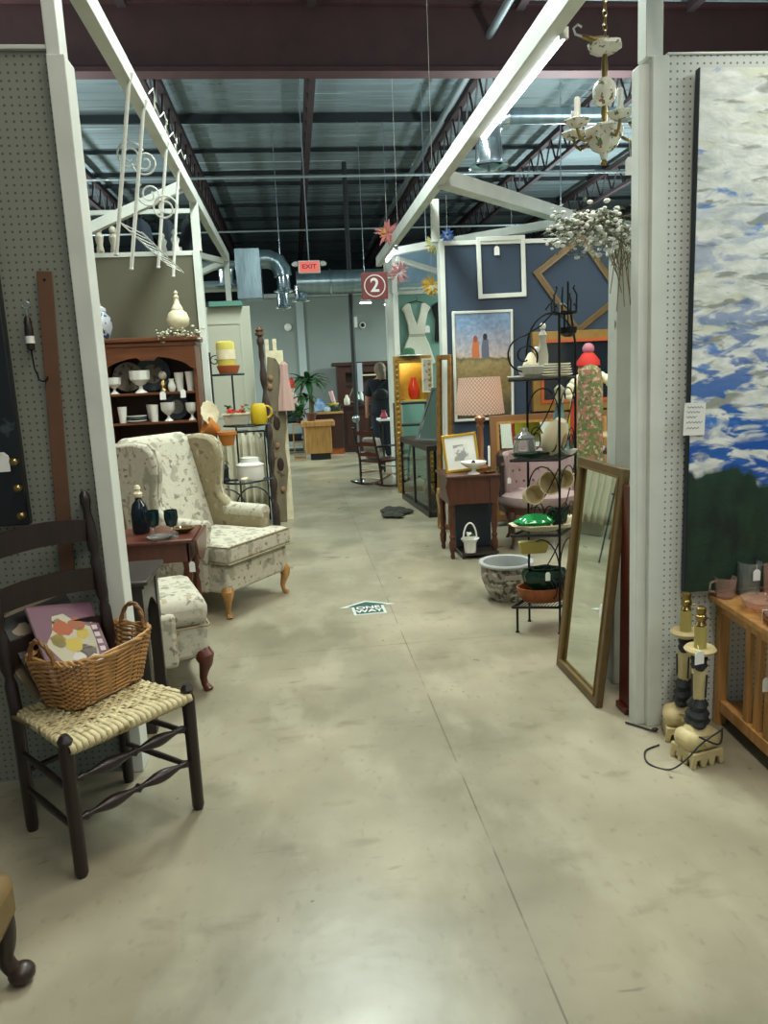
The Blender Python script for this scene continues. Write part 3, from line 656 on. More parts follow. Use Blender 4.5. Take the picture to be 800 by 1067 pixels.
# white wire rack hung on the truss beam
wr = thing('hanging_wire_rack', 'white metal scrollwork rack with four long legs hanging from the left truss beam', 'rack', (-.76, 4.35, 3.05))
wm = M('white_wire', '#d5d8d0', .5)
LT = [((0, .03, .0), (-.17, .12, -.83)), ((0, .42, .0), (-.16, .45, -.86)), ((0, 1.2, 0), (-.13, 1.25, -.74)), ((0, 1.75, 0), (-.10, 1.72, -.74))]
for p, q in LT:
    B().tube([(.02, p[1], .06), p, q], .011, 8).ball(q, .014, (1, 1, .6)).build('leg', wm, wr)
def inpl(u, v, k=0):   # u along the beam 0..1.75, v down 0..-.83
    return (-.17 * (-v / .83), .05 + u, v)
for (cx_, cz_, r_, a0) in ((-.105, -.20, .085, .3), (-.02, -.24, .075, 3.2), (-.01, -.42, .075, 2.2), (.07, -.50, .08, 0)):
    B().tube([(cx_ - .02 + r_ * (1 - .75 * i / 40) * math.cos(a0 + 3.6 * PI * i / 40), .55 + .01 * i / 40, cz_ + r_ * (1 - .75 * i / 40) * math.sin(a0 + 3.6 * PI * i / 40)) for i in range(41)], .006, 6).build('scroll', wm, wr)
for k in range(9):
    u = .1 + k * .19; B().tube([inpl(u, -.66), (-.02, u + .05, -.72)], .003, 5).build('shelf_wire', wm, wr)
for q_ in ([inpl(.05, -.66), inpl(1.65, -.66)], [(-.02, .1, -.72), (-.02, 1.7, -.72)]): B().tube(q_, .005, 6).build('shelf_rail', wm, wr)
random.seed(5)
B().tube([(.05 + .02 * math.sin(i), .35 + i * .065, .07 + .05 * (i % 2)) for i in range(22)], .004, 5).build('wire_coil', wm, wr)

# white panelled door leaning in the passage, plant stand before it
dr = thing('panel_door', 'cream panelled door standing upright behind the metal plant stand', 'door', (-.62, 8.3, 0))
B().b2(-.42, .20, -.02, .02, 0, 2.28).build('slab', M('cream_door_paint', '#b9baa8', .5), dr, bevel=.004)
B().frame(-.34, .10, .25, 1.0, .02, -.028, -.018).frame(-.34, .10, 1.12, 2.12, .02, -.028, -.018).build('moulding', M('cream_door_paint', '#b9baa8'), dr, False)
tag(B().b2(-.17, .17, -.1, .1, 0, .05).build('folded_cloth', M('teal_cloth', '#5d8a7c', .8), loc=(-.66, 8.3, 2.28)), 'folded teal cloth lying on top of the cream door', 'cloth')
ps = thing('plant_stand', 'blue-grey wrought iron tiered plant stand with a semicircular bottom shelf', 'stand', (-0.520, 6.55, 0))
irn = M('blue_grey_iron', '#2a343c', .45, .5)
for (z_, x0, x1, dpt) in ((1.56, -.17, .1, .16), (1.13, -.10, .28, .2), (.66, -.22, .28, .26)):
    pts = [(x0 + (x1 - x0) * i / 16, -dpt * math.sin(PI * i / 16), z_) for i in range(17)]
    b = B().tube(pts, .009, 8).tube([(x0, 0, z_), (x1, 0, z_)], .009, 8)
    for i in range(2, 15, 2): b.tube([pts[i], (pts[i][0], 0, z_)], .004, 5)
    b.build('shelf', irn, ps)
for x in (-.17, .0, .26):
    top = {-.17: 1.75, .0: 1.56, .26: 1.13}[x]; B().tube([(x, 0, 0), (x, 0, top)], .008, 8).build('post', irn, ps)
B().tube([(.02, -.25, 0), (.02, -.255, .66)], .008, 8).build('post', irn, ps)
B().tube([(-.12 + .0 + .17 * math.cos(a), -.23 * 1, .44 + .18 * math.sin(a)) for a in [i * PI / 16 for i in range(17)]], .007, 6).build('scroll', irn, ps)
B().tube([(.12 + .15 * math.cos(a), -.2, .44 + .18 * math.sin(a)) for a in [i * PI / 16 for i in range(17)]], .007, 6).build('scroll', irn, ps)
B().tube(spiral(-.13, 1.68, .05, .01, 0, 8, y=-.01), .005, 6).build('scroll', irn, ps)
yel = M('yellow_glaze', '#b8ac4c', .35, 0, .1, 10); yel2 = M('lemon_plastic', '#c0a51e', .35)
def tp(label, x, y, z_, parts, name='pot', cat=None, grp=None):
    t = thing(name, label, cat or name, (x, y, z_), 0, grp)
    for (pn, prof, m) in parts: B().lathe(prof, seg=20).build(pn, m, t)
    return t
tp('terracotta saucer pot with a yellow cylinder standing in it, top tier of the plant stand', -.54, 6.49, 1.57, (('body', [(.075, 0), (.095, .055), (.097, .065), (.08, .065)], terra),), 'terracotta_pot', 'pot')
tp('yellow wrapped cylinder with a pale label standing in the terracotta pot', -.55, 6.49, 1.635, (('body', [(.075, 0), (.078, .17), (.07, .19), (.05, .2)], yel), ('label_band', [(.0785, .05), (.0785, .13)], cream)), 'yellow_canister', 'canister')
t = thing('leaning_pot', 'orange terracotta pot tipped on its side hanging from the plant stand', 'pot', (-0.700, 6.4, 1.12), 0, 'terracotta pots on the plant stand', rot=(R(20), R(-55), 0)); B().lathe([(.045, -.05), (.07, .05), (.078, .05), (.078, .07), (.066, .07), (.06, .05)], seg=20).build('body', M('orange_clay', '#b06c28', .7), t)
tp('orange terracotta pot hanging under the middle tier of the plant stand', -.585, 6.36, .98, (('body', [(.05, 0), (.075, .09), (.083, .09), (.083, .115), (.07, .115)], M('orange_clay', '#a65c24')),), 'terracotta_pot', 'pot', 'terracotta pots on the plant stand')
t = thing('planter_box', 'pale grey oblong planter on the middle tier of the plant stand', 'planter', (-0.450, 6.46, 1.14)); B().box((-.05, 0, .045), (.22, .12, .09), taper=.85).build('body', M('pale_tin', '#a5a595', .5), t, bevel=.006); B().b2(-.165, .065, -.065, .065, .088, .1).build('rim', cream, t)
t = thing('flower_arrangement', 'red and yellow artificial flowers in the pale planter', 'flowers', (-0.500, 6.46, 1.235)); spray(t, 12, (0, 0, .02), (.06, .03, .03), leaf, M('red_petals', '#c03a2c', .6), 4, 0, 2, .02); 
t = thing('scalloped_plate', 'cream pierced plate standing on edge at the left of the middle tier', 'plate', (-0.730, 6.44, 1.25), rot=(R(80), 0, R(50))); B().lathe([(.03, 0), (.05, .003), (.10, .02), (.097, .024), (0, .008)], seg=36, fl=12, fa=.05, cap=False).build('rim', cream, t)
t = thing('yellow_watering_can', 'bright yellow watering can at the right end of the middle tier', 'watering can', (-.315, 6.44, 1.14)); B().lathe([(.06, 0), (.07, .02), (.065, .14), (.05, .17)], seg=20).build('body', yel2, t); B().tube(arc(.06, .10, .05, -90, 90), .008, 8).build('handle', yel2, t)
t = thing('enamel_pot', 'white enamel stock pot with a lid on the bottom shelf of the plant stand', 'pot', (-0.420, 6.44, 0.67)); B().lathe([(.105, 0), (.115, .02), (.115, .12), (.12, .125)], seg=26).build('body', porc, t); B().lathe([(.12, .125), (.12, .135), (.08, .155), (.078, .19), (.05, .2), (0, .2)], seg=26).build('lid', porc, t)
t = thing('lantern', 'small grey metal lantern beside the white enamel pot', 'lantern', (-0.630, 6.42, 0.67)); B().lathe([(.04, 0), (.04, .02), (.028, .03), (.03, .1), (.036, .11), (.02, .14), (0, .15)], seg=12).build('body', irn, t); B().tube(arc(0, .14, .035, 0, 180), .003, 6).build('handle', irn, t)
t = thing('seashell', 'small beige seashell on the front of the bottom tier', 'shell', (-0.470, 6.32, 0.672)); B().ball((0, 0, .018), .025, (1.3, .8, .7)).ball((.02, 0, .024), .014).build('shell', cream, t)

# carved totem pole + racks at the passage edge
to = thing('carved_post', 'tall dark carved wooden bedpost with a turned finial at the edge of the aisle', 'post', (-.27, 7.72, 0), rot=(0, R(-1.2), 0))
random.seed(9); prof = [(0, .035), (.05, .035)]
for i in range(1, 30): prof.append((.05 + .88 * i / 30, .03 + .012 * math.sin(i * 1.3) + random.uniform(-.004, .004)))
B().turned((0, 0, 0), (0, 0, 1.93), prof + [(.95, .022), (.965, .035), (.985, .035), (1, .02)], 12).build('shaft', M('carved_brown', '#33221c', .6, 0, .35, 14, .2), to)
B().lathe([(.02, 1.93), (.045, 1.945), (.045, 1.965), (.03, 1.975), (.042, 1.995), (.03, 2.02), (0, 2.03)], seg=16).build('finial', M('brown_finial', '#59402a', .5), to)
t = thing('driftwood_board', 'grey-brown carved driftwood board with a dark hollow leaning behind the carved post', 'board', (-.19, 7.98, 0))
b = B().prism([(-.08, 0), (.02, 0), (.03, .3), (.07, .55), (.05, .8), (.09, 1.1), (.06, 1.4), (.07, 1.62), (.01, 1.72), (-.07, 1.74), (-.11, 1.3), (-.07, .8), (-.10, .45)], 'y', -.02, .02); b.build('board', M('driftwood', '#6f654f', .8, 0, .35, 8, 0, (1, 1, .4), (('#4a3226', 7, .58, .04, I3, 'noise'),)), t, bevel=.008)
for c_ in ((-.02, -.022, 1.05), (-.01, -.022, .62)): B().ball(c_, .045, (.8, .2, 1.6)).build('hollow', M('deep_brown', '#2b1914', .8), t)
for c_ in ((-.05, -.03, 1.52), (-.06, -.03, 1.43), (-.03, -.03, .82), (.0, -.03, .35)): B().ball(c_, .026, (1, .5, 1.3), 10).build('carved_boss', M('carved_tan2', '#8a6648', .7), t)
t = thing('shutter_board', 'cream notched wooden board standing behind the driftwood board', 'board', (-.19, 8.08, 0)); B().b2(-.09, .09, -.01, .01, 0, 1.80).b2(-.09, -.05, -.01, .01, 1.80, 1.92).b2(-.01, .03, -.01, .01, 1.80, 1.92).build('board', cream, t, bevel=.003)
t = thing('pink_dress', 'pale pink child dress hanging behind the carved post', 'dress', (-.10, 7.92, 1.34)); o = B().lathe([(.11, -.16), (.10, -.05), (.06, .14), (.05, .25), (.055, .31), (.02, .34)], seg=30, fl=7, fa=.1).build('cloth', M('pale_pink_cloth', '#b8958c', .85), t); o.scale = (.75, .4, 1)
t = thing('white_stool', 'small white painted stand with splayed legs in front of the carved post', 'stand', (-.215, 8.25, 0)); B().b2(-.07, .09, -.08, .08, .46, .49).b2(-.06, .08, -.07, .07, .34, .46).build('top', cream, t, bevel=.004)
for x in (-.05, .07):
    for y in (-.06, .06): B().tube([(x, y, .34), (x * .8, y * .8, .15), (x * 1.3, y * 1.2, 0)], [.016, .012, .014], 8).build('leg', cream, t)
t = thing('boot', 'brown and white leather boot on the white stand', 'boot', (-.23, 8.22, .49)); B().tube([(-.03, 0, .26), (-.03, 0, .08), (-.02, 0, .04)], [.05, .042, .045], 12).ball((.03, 0, .03), .045, (1.7, .8, .7)).build('upper', M('brown_leather', '#5c3828', .5), t); B().lathe([(.052, .16), (.054, .24), (.05, .27)], (-.03, 0, 0), 14).build('cuff', cream, t); B().b2(-.07, .1, -.03, .03, 0, .01).build('sole', black, t)

# foreground bottom-left furniture foot
fs = thing('footstool', 'tan upholstered stool with a dark curved leg and ball foot, in the corner', 'stool', (-1.055, 1.72, 0))
B().b2(-.25, .262, -.25, .12, .165, .30).build('seat', M('tan_leatherette', '#6f5a34', .5, 0, .15, 12), fs, bevel=.035)
for x, y in ((.22, .07), (-.22, .07), (.22, -.2), (-.22, -.2)):
    s_ = 1 if x > 0 else -1
    B().tube(cr_([(x, y, .21), (x + .012 * s_, y, .17), (x + .012 * s_, y, .12), (x + .006 * s_, y, .08), (x + .012 * s_, y, .055), (x + .025 * s_, y, .035)], 4), [.034 - .014 * min(1, i / 12) for i in range(21)], 14).ball((x + .04 * s_, y, .028), .034, (1, 1, .8)).build('leg', M('brown_leg', '#2e2118', .4), fs)

# ================================================================= RIGHT FOREGROUND
def painting_mat():
    m = bpy.data.materials.new('cloud_painting'); m.use_nodes = True; nt = m.node_tree; N = nt.nodes; L = nt.links; b = N['Principled BSDF']; b.inputs['Roughness'].default_value = .45
    tc = N.new('ShaderNodeTexCoord'); sp = N.new('ShaderNodeSeparateXYZ'); L.new(tc.outputs['Object'], sp.inputs[0])
    def nz(s, st=(1, 1, 1), d=6, dist=0, off=0):
        mp = N.new('ShaderNodeMapping'); mp.inputs['Scale'].default_value = st; mp.inputs['Location'].default_value = (off, off, off); L.new(tc.outputs['Object'], mp.inputs[0])
        t = N.new('ShaderNodeTexNoise'); t.inputs['Scale'].default_value = s; t.inputs['Detail'].default_value = d; t.inputs['Distortion'].default_value = dist; L.new(mp.outputs[0], t.inputs[0]); return t.outputs[0]
    def mth(op, a, b_, c=None):
        q = N.new('ShaderNodeMath'); q.operation = op
        for i, v in enumerate((a, b_, c)):
            if v is None: continue
            if isinstance(v, (int, float)): q.inputs[i].default_value = v
            else: L.new(v, q.inputs[i])
        return q.outputs[0]
    def rng(src, a, b_, hi=1, lo=0):
        mr = N.new('ShaderNodeMapRange'); mr.inputs[1].default_value = a; mr.inputs[2].default_value = b_; mr.inputs[3].default_value = lo; mr.inputs[4].default_value = hi; L.new(src, mr.inputs[0]); return mr.outputs[0]
    cr = N.new('ShaderNodeValToRGB'); e = cr.color_ramp.elements; e[0].position = .3; e[0].color = C('#c3c8c5'); e[1].position = .6; e[1].color = C('#eef0eb'); L.new(nz(11, (1, 1, 2.4), 12, .4), cr.inputs[0]); cur = cr.outputs[0]
    def over(f, hx):
        nonlocal cur
        mx = N.new('ShaderNodeMix'); mx.data_type = 'RGBA'; mx.inputs[7].default_value = C(hx); L.new(cur, mx.inputs[6]); L.new(f, mx.inputs[0]); cur = mx.outputs[2]
    z = sp.outputs[2]
    over(mth('MULTIPLY', rng(nz(3.4, (1, 1, 2.6), 8, .8, 3), .55, .64), .6), '#d3d5b8')
    over(mth('MULTIPLY', rng(nz(8.0, (.7, 1, 2.6), 12, .5, 8), .57, .64), .8), '#84877f')
    zb = mth('ADD', z, mth('MULTIPLY', nz(5, (.5, 1, 2), 4, 0, 2), .25))
    bluew = mth('MULTIPLY', rng(nz(8.5, (.8, 1, 2.2), 12, .5, 5), .50, .57), rng(zb, 1.75, .85))
    over(bluew, '#2a64b4')
    over(mth('MULTIPLY', rng(nz(7.0, (.9, 1, 2.2), 12, .5, 13), .60, .65), .8), '#3f7fd0')
    band = mth('MULTIPLY', rng(zb, .80, .72), rng(nz(7, (.7, 1, 1.9), 12, .5, 21), .58, .50))
    over(band, '#1f57ad')
    gl = mth('ADD', z, mth('MULTIPLY', nz(5, (1, 1, .6), 5, 0, 1), .30))
    gl2 = mth('SUBTRACT', gl, mth('MULTIPLY', sp.outputs[0], .0))
    cr2 = N.new('ShaderNodeValToRGB'); e = cr2.color_ramp.elements; e[0].position = .35; e[0].color = C('#10231c'); e[1].position = .7; e[1].color = C('#23402e'); L.new(nz(8, (1.6, 1, .7), 5), cr2.inputs[0])
    mx = N.new('ShaderNodeMix'); mx.data_type = 'RGBA'; L.new(rng(gl2, .625, .60), mx.inputs[0]); L.new(cur, mx.inputs[6]); L.new(cr2.outputs[0], mx.inputs[7]); L.new(mx.outputs[2], b.inputs['Base Color'])
    bp = N.new('ShaderNodeBump'); bp.inputs['Strength'].default_value = .25; bp.inputs['Distance'].default_value = .01; L.new(nz(14, (1, 1, 2), 6, 1), bp.inputs['Height']); L.new(bp.outputs[0], b.inputs['Normal'])
    return m
pt = thing('cloud_painting', 'tall unframed canvas of white clouds, blue sky and dark green trees on the white pegboard', 'painting', (1.50, 2.755, .585))
B().b2(0, .95, -.012, .018, 0, 1.94).build('canvas_sides', M('canvas_edge', '#202b33', .6), pt, bevel=.003)
B().b2(.003, .947, -.0165, -.0125, .003, 1.937).build('painted_face', painting_mat(), pt)
cd = thing('price_card', 'white handwritten price card clipped to the edge of the cloud painting', 'card', (1.515, 2.733, 1.28), rot=(0, R(1.5), 0))
B().b2(-.043, .043, -.001, .001, -.062, .062).build('paper', tagm, cd)
for i, z_ in enumerate((.045, .027, .008, -.012, -.034)):
    random.seed(i); B().tube([(-.032 + .064 * k / 16, -.0015, z_ + .004 * math.sin(k * 1.9 + i)) for k in range(17 - (i % 3) * 3)], .0009, 4).build('handwriting', M('ink', '#2c3340', .6), cd)

# slatted wooden crate table with pink glass
bn = thing('slatted_bench', 'light pine slatted bench with a lower shelf, pink glassware on top', 'bench', (1.64, 2.31, 0), R(-5))
B().b2(-.055, 1.0, -.06, .50, .535, .56).build('bench_top', pine, bn, bevel=.004)
B().b2(-.02, .98, -.03, .0, .47, .535).b2(-.02, .98, .44, .47, .47, .535).b2(-.02, .015, 0, .44, .49, .535).build('apron', pine, bn)
for x in (-.02, .94):
    for y in (-.03, .43): B().b2(x, x + .04, y, y + .04, 0, .535).build('leg', pine, bn, bevel=.003)
B().b2(-.012, .02, .01, .43, .06, .11).b2(-.012, .98, -.02, .01, .06, .11).build('bottom_rail', pine, bn, bevel=.003)
for k in range(3): B().b2(-.005, .012, .07 + k * .075, .105 + k * .075, .11, .49).build('slat', pine, bn)
B().b2(.02, .96, .0, .44, .085, .10).build('lower_shelf', pine, bn)
ptag(bn, (-.012, .08, .33), (-.012, .08, .42), .032, .055)
wrk = thing('wire_basket', 'pale wire basket on the lower shelf inside the pine bench', 'basket', (1.86, 2.50, .10))
b = B()
for k in range(13): b.tube([(-.12, -.15, .02 + k * .022), (.25, -.15, .02 + k * .022), (.25, .15, .02 + k * .022), (-.12, .15, .02 + k * .022)], .0025, 5, closed=True)
for x, y in ((-.12, -.15), (.25, -.15), (.25, .15), (-.12, .15)): b.tube([(x, y, 0), (x, y, .29)], .004, 6)
b.build('wire_mesh', cream, wrk)
def glass_cup(nm, label, x, y, z_, h, r, m, handle=False, tg=False, ribs=0):
    t = thing(nm, label, nm.split('_')[-1], (x, y, z_))
    B().lathe([(r * .8, 0), (r * .88, h * .2), (r, h), (r * .93, h), (r * .8, h * .2), (r * .72, .008), (0, .008)], seg=28, fl=ribs, fa=.03 if ribs else 0, cap=False).build('body', m, t)
    if handle: B().tube([(-r * .9, 0, h * .85), (-r * 1.5, 0, h * .8), (-r * 1.6, 0, h * .4), (-r * .9, 0, h * .25)], .005, 8).build('handle', m, t)
    if tg: ptag(t, (0, -r - .004, h * .7), (0, -r, h), .03, .045)
    return t
glass_cup('glass_mug', 'clear pinkish glass mug with a handle at the left end of the pine bench', 1.66, 2.72, .56, .085, .042, pinkglass, True)
glass_cup('glass_tumbler', 'tall clear ribbed tumbler with a tag, behind the pink bowl', 1.76, 2.72, .56, .14, .045, glassy, tg=True, ribs=14)
glass_cup('glass_tumbler', 'tall pink glass tumbler with a tag at the frame edge', 1.83, 2.66, .56, .135, .045, pinkglass, tg=True)
t = thing('glass_bowl', 'round scalloped pink glass bowl in the middle of the pine bench', 'bowl', (1.71, 2.54, .56)); B().lathe([(.04, 0), (.075, .02), (.085, .045), (.08, .045), (.065, .02), (.03, .008), (0, .008)], seg=32, fl=8, fa=.04, cap=False).build('bowl', pinkglass, t)
t = thing('glass_plate', 'flat clear pink glass plate behind the mug on the pine bench', 'plate', (1.83, 2.56, .56)); B().lathe([(.04, 0), (.085, .018), (.082, .022), (.04, .007), (0, .007)], seg=26, cap=False).build('rim', pinkglass, t)
t = thing('glass_box', 'rose-red rectangular glass dish tied with string at the near edge of the pine bench', 'dish', (1.69, 2.38, .56), R(-20)); B().b2(-.07, .09, -.045, .045, 0, .035).build('body', amber, t, bevel=.008); B().b2(-.075, .095, -.05, .05, .037, .046).build('lid', pinkglass, t, bevel=.003); B().tube([(-.08, 0, .0), (-.08, 0, .05), (0, 0, .052), (-.02, -.055, .02)], .0018, 5).build('string', strm, t)

# pair of ornate candlestick lamps
crk = M('crackle_cream', '#c0b080', .5, 0, .15, 14, .1, I3, (('#7f7450', 10, .68, .05, I3, 'noise'),))
dkrib = M('dark_ribbon', '#22262a', .7, 0, .3, 25)
wax = M('candle_sleeve', '#a89c58', .5)
def candle_lamp(loc, rz, label):
    t = thing('candlestick_lamp', label, 'lamp', loc, rz, 'pair of candlestick lamps by the bench')
    o = [(-.075, .0), (-.055, .0), (-.05, .03), (-.035, .035), (-.028, .0), (-.01, .0), (0, .03), (.01, .0), (.028, .0), (.035, .035), (.05, .03), (.055, 0), (.075, 0), (.068, .06), (-.068, .06)]
    B().prism(o, 'y', -.062, -.048).prism(o, 'y', .048, .062).prism([(x * .8, z_) for x, z_ in o], 'x', -.07, -.058).prism([(x * .8, z_) for x, z_ in o], 'x', .058, .07).build('scalloped_foot', crk, t, bevel=.003)
    B().b2(-.078, .078, -.056, .056, .05, .13).build('base', crk, t, bevel=.032)
    B().lathe([(.016, 0), (.012, .006), (.006, .008)], (0, -.056, .09), 12, (R(90), 0, 0)).build('rosette', crk, t)
    B().lathe([(.055, .12), (.045, .135), (.03, .15)], seg=16).build('neck', crk, t)
    for q in range(3): B().tube([(.027 * math.cos(q * 2.1 - 1.2), .027 * math.sin(q * 2.1 - 1.2), .26), (.030 * math.cos(q * 2.1 - 1.2), .030 * math.sin(q * 2.1 - 1.2), .35)], .0035, 6).build('dark_groove', dkrib, t)
    B().lathe([(.035, .14), (.044, .155), (.036, .17), (.042, .185), (.03, .205), (.036, .225), (.022, .25)], seg=30, fl=3, fa=.18).build('ribbon_band', dkrib, t)
    B().lathe([(.018, .24), (.026, .26), (.022, .30), (.027, .35), (.022, .375)], seg=6).build('column', crk, t)
    B().lathe([(.022, .365), (.030, .378), (.024, .39), (.030, .405), (.022, .42)], seg=30, fl=3, fa=.15).build('ribbon_collar', dkrib, t)
    B().lathe([(.024, .42), (.05, .433), (.058, .445), (.05, .455), (.03, .45), (0, .45)], seg=26).build('drip_pan', crk, t)
    B().lathe([(.022, .45), (.022, .535)], seg=16).build('candle_sleeve', wax, t)
    B().lathe([(.016, .535), (.021, .54), (.014, .552), (.020, .56), (.020, .575), (.014, .58), (.018, .59), (.018, .605), (.010, .61)], seg=14).tube([(.015, 0, .56), (.034, 0, .56)], .003, 6).build('socket', brass, t)
    return t
l1 = candle_lamp((1.435, 2.50, 0), R(12), 'cream ornate candlestick lamp with black ribbon, nearer of the pair by the pine bench')
l2 = candle_lamp((1.475, 2.68, 0), R(-20), 'cream ornate candlestick lamp with black ribbon, rear of the pair against the pegboard')
ptag(l1, (-.055, -.06, .44), (-.03, -.02, .47), .04, .05)
B().tube(cr_([(-.03, -.075, .12), (-.06, -.08, .14), (.02, -.09, .10), (.07, -.05, .13), (.03, -.085, .15), (-.05, -.078, .11), (-.10, -.06, .05), (-.15, -.03, .005), (-.19, .04, .004), (-.14, .12, .004), (-.06, .14, .004)]), .0035, 6).build('power_cord', dkrib, l1)
cord = tag(B().tube([(1.30, 2.83, .006), (1.345, 2.775, .006), (1.37, 2.74, .006), (1.385, 2.745, .006)], .004, 6).ball((1.385, 2.735, .012), .010, (1.4, 1, .8)).build('cord_plug', dkrib), 'short dark plug and cord on the floor at the foot of the white pegboard corner', 'cord')

# leaning mirror & red panel
ml = thing('leaning_mirror', 'tall narrow bronze-framed mirror leaning beside the white pegboard corner', 'mirror', (1.255, 3.25, 0), 0, rot=(0, R(6.6), R(90)))
ml.rotation_euler = Euler((R(-6.2), 0, R(-90)), 'XYZ')
B().frame(-.26, .26, 0, 1.07, .042, -.02, .012).build('frame', dullgold, ml, bevel=.004)
B().frame(-.222, .222, .038, 1.032, .008, -.024, -.012).build('inner_lip', M('dim_gilt', '#7a6234', .4, .3), ml)
B().b2(-.22, .22, -.004, .002, .04, 1.03).build('glass', mirror_m, ml)
B().b2(-.24, .24, .012, .018, .02, 1.05).build('backing', dkwood, ml)
B().ball((-.0 + .17, -.008, .42), .022, (.7, .1, 1.6)).build('price_sticker', tagm, ml)
tag(B().b2(1.345, 1.40, 2.905, 3.0, 0, 1.0).b2(1.33, 1.41, 2.90, 3.0, 0, .03).build('red_bed_rail', M('deep_red_wood', '#4e1a10', .3, 0, .15, 10), bevel=.004), 'dark red wooden bed rail standing on end between mirror and pegboard corner', 'bed rail')
pc = thing('weathered_column', 'peeling white wooden column standing behind the corner of the white pegboard', 'column', (1.47, 3.27, 0))
B().b2(-.055, .07, -.05, .05, 0, 2.02).build('shaft', M('peeling_paint', '#b9bab0', .7, 0, .06, 10, .1, I3, (('#6d5c47', 7, .68, .02, (2, 2, .5), 'noise'),)), pc, bevel=.004)
B().b2(-.065, .08, -.06, .06, 1.97, 2.04).build('cap', whitewood, pc, bevel=.005)
gr = thing('flower_garland', 'white artificial flower garland spilling off the top of the weathered column', 'garland', (1.27, 3.10, 2.08))
spray(gr, 260, (0, 0, 0), (.20, .09, .055), M('sage_leaf', '#7f8873', .7, 0, .3, 20), M('white_blossom', '#e2e3dd', .7), 11, .10, 2.0, .0105)
gl = thing('twig_garland', 'dry twigs and grasses hanging down from the flower garland', 'twigs', (1.40, 3.16, 2.02))
random.seed(4); b = B()
for i in range(22):
    x = random.uniform(-.04, .1); b.tube([(x, random.uniform(-.04, .03), .05), (x + random.uniform(-.04, .03), -.03, -.06), (x + random.uniform(-.06, .05), -.02, -random.uniform(.1, .3))], .002, 4)
b.build('twigs', M('dry_twig', '#7a6a4f', .8), gl)

# chandelier
cl = thing('chandelier', 'small white floral ceramic chandelier with candle arms hanging by a brass chain', 'chandelier', (1.425, 3.40, 2.42))
cer = M('floral_ceramic', '#d2cfc0', .25, 0, .04, 10, 0, I3, (('#4f6d42', 34, .60, .03, I3, 'noise'), ('#8a5a4c', 46, .62, .03, I3, 'noise')))
B().lathe([(.008, -.03), (.016, -.02), (.02, 0), (.055, .02), (.085, .07), (.088, .10), (.06, .115), (.02, .12)], seg=8).build('bowl', cer, cl, bevel=.004)
B().lathe([(.01, -.05), (.016, -.04), (.01, -.028)], seg=12).build('bottom_finial', brass, cl)
for z_ in (.12, .30): B().lathe([(.012, z_), (.014, z_ + .05), (.01, z_ + .10)], seg=12).build('stem', brass, cl)
B().ball((0, 0, .25), .052, (1, 1, 1.15), 18).ball((.0, -.05, .255), .018, (.5, .3, 1.3)).build('egg', cer, cl)
B().lathe([(.012, .40), (.04, .405), (.07, .425), (.072, .44), (.05, .435), (0, .43)], seg=42, fl=6, fa=.06).build('upper_dish', cer, cl)
for k in range(5):
    a = R(200 + 72 * k); c, s = math.cos(a), math.sin(a)
    B().tube([(c * r_, s * r_, z_) for r_, z_ in ((.06, .07), (.09, .05), (.115, .04), (.14, .06), (.152, .09))], .007, 8).build('arm', brass, cl)
    B().lathe([(.01, .09), (.035, .098), (.055, .118), (.05, .122), (.02, .112), (0, .11)], (c * .152, s * .152, 0), 36, fl=6, fa=.08).build('drip_pan', cer, cl)
    B().lathe([(.014, .112), (.013, .205), (.010, .212)], (c * .152, s * .152, 0), 12).build('candle_sleeve', porc, cl)
b = B()
for i in range(22):
    z_ = .45 + i * .028; o = [(.009 * math.cos(q), 0, z_ + .018 * math.sin(q)) for q in [j * PI / 5 for j in range(10)]]
    if i % 2: o = [(0, p[0], p[2]) for p in o]
    b.tube(o, .0028, 5, closed=True)
b.build('chain', brass, cl)
ptag(cl, (.095, -.06, -.07), (.09, -.05, .07), .045, .075)
cn = thing('ceiling_canopy', 'brass bell-shaped canopy hooked on the right truss beam beside the chandelier chain', 'canopy', (1.33, 3.42, 2.90), rot=(0, R(105), 0))
B().lathe([(.03, .11), (.028, .10), (.012, .05), (.008, .0)], seg=20).build('bell', brass, cn)
B().tube([(.0, 0, 0), (.0, 0, -.03), (-.02, 0, -.045), (-.04, 0, -.03), (-.035, 0, -.01)], .005, 6).build('hook', white, cn)

# iron corner rack
ir = thing('corner_etagere', 'tall black wrought iron etagere with scrolled sides beside the leaning mirror', 'shelf unit', (0, 0, 0))
FL, FR, BR, BL = (1.19, 4.03), (1.415, 3.95), (1.60, 4.20), (1.315, 4.20)
FLU = (1.16, 4.02)
B().tube([(*FL, 0), (*FL, .15)], .007, 8).lathe([(.013, 0), (.01, .008)], (*FL, 0), 10).build('post', dark_iron, ir)
for p, h in ((FR, 1.78), (BL, 1.60), (BR, 1.62)): B().tube([(*p, 0), (*p, h)], .007, 8).lathe([(.013, 0), (.01, .008)], (*p, 0), 10).build('post', dark_iron, ir)
def L2(a, b_, t): return (a[0] + (b_[0] - a[0]) * t, a[1] + (b_[1] - a[1]) * t)
SH = (.155, .575, 1.0, 1.44)
for z_ in SH:
    b = B(); q = [FLU, FR, BR, BL]
    for i in range(4): b.tube([(*q[i], z_), (*q[(i + 1) % 4], z_)], .008, 8)
    for i in range(1, 14): b.tube([(*L2(FLU, FR, i / 14), z_), (*L2(BL, BR, i / 14), z_)], .003, 5)
    b.build('shelf', dark_iron, ir)
def vplane(a, b_, u, z_): return (*L2(a, b_, u), z_)
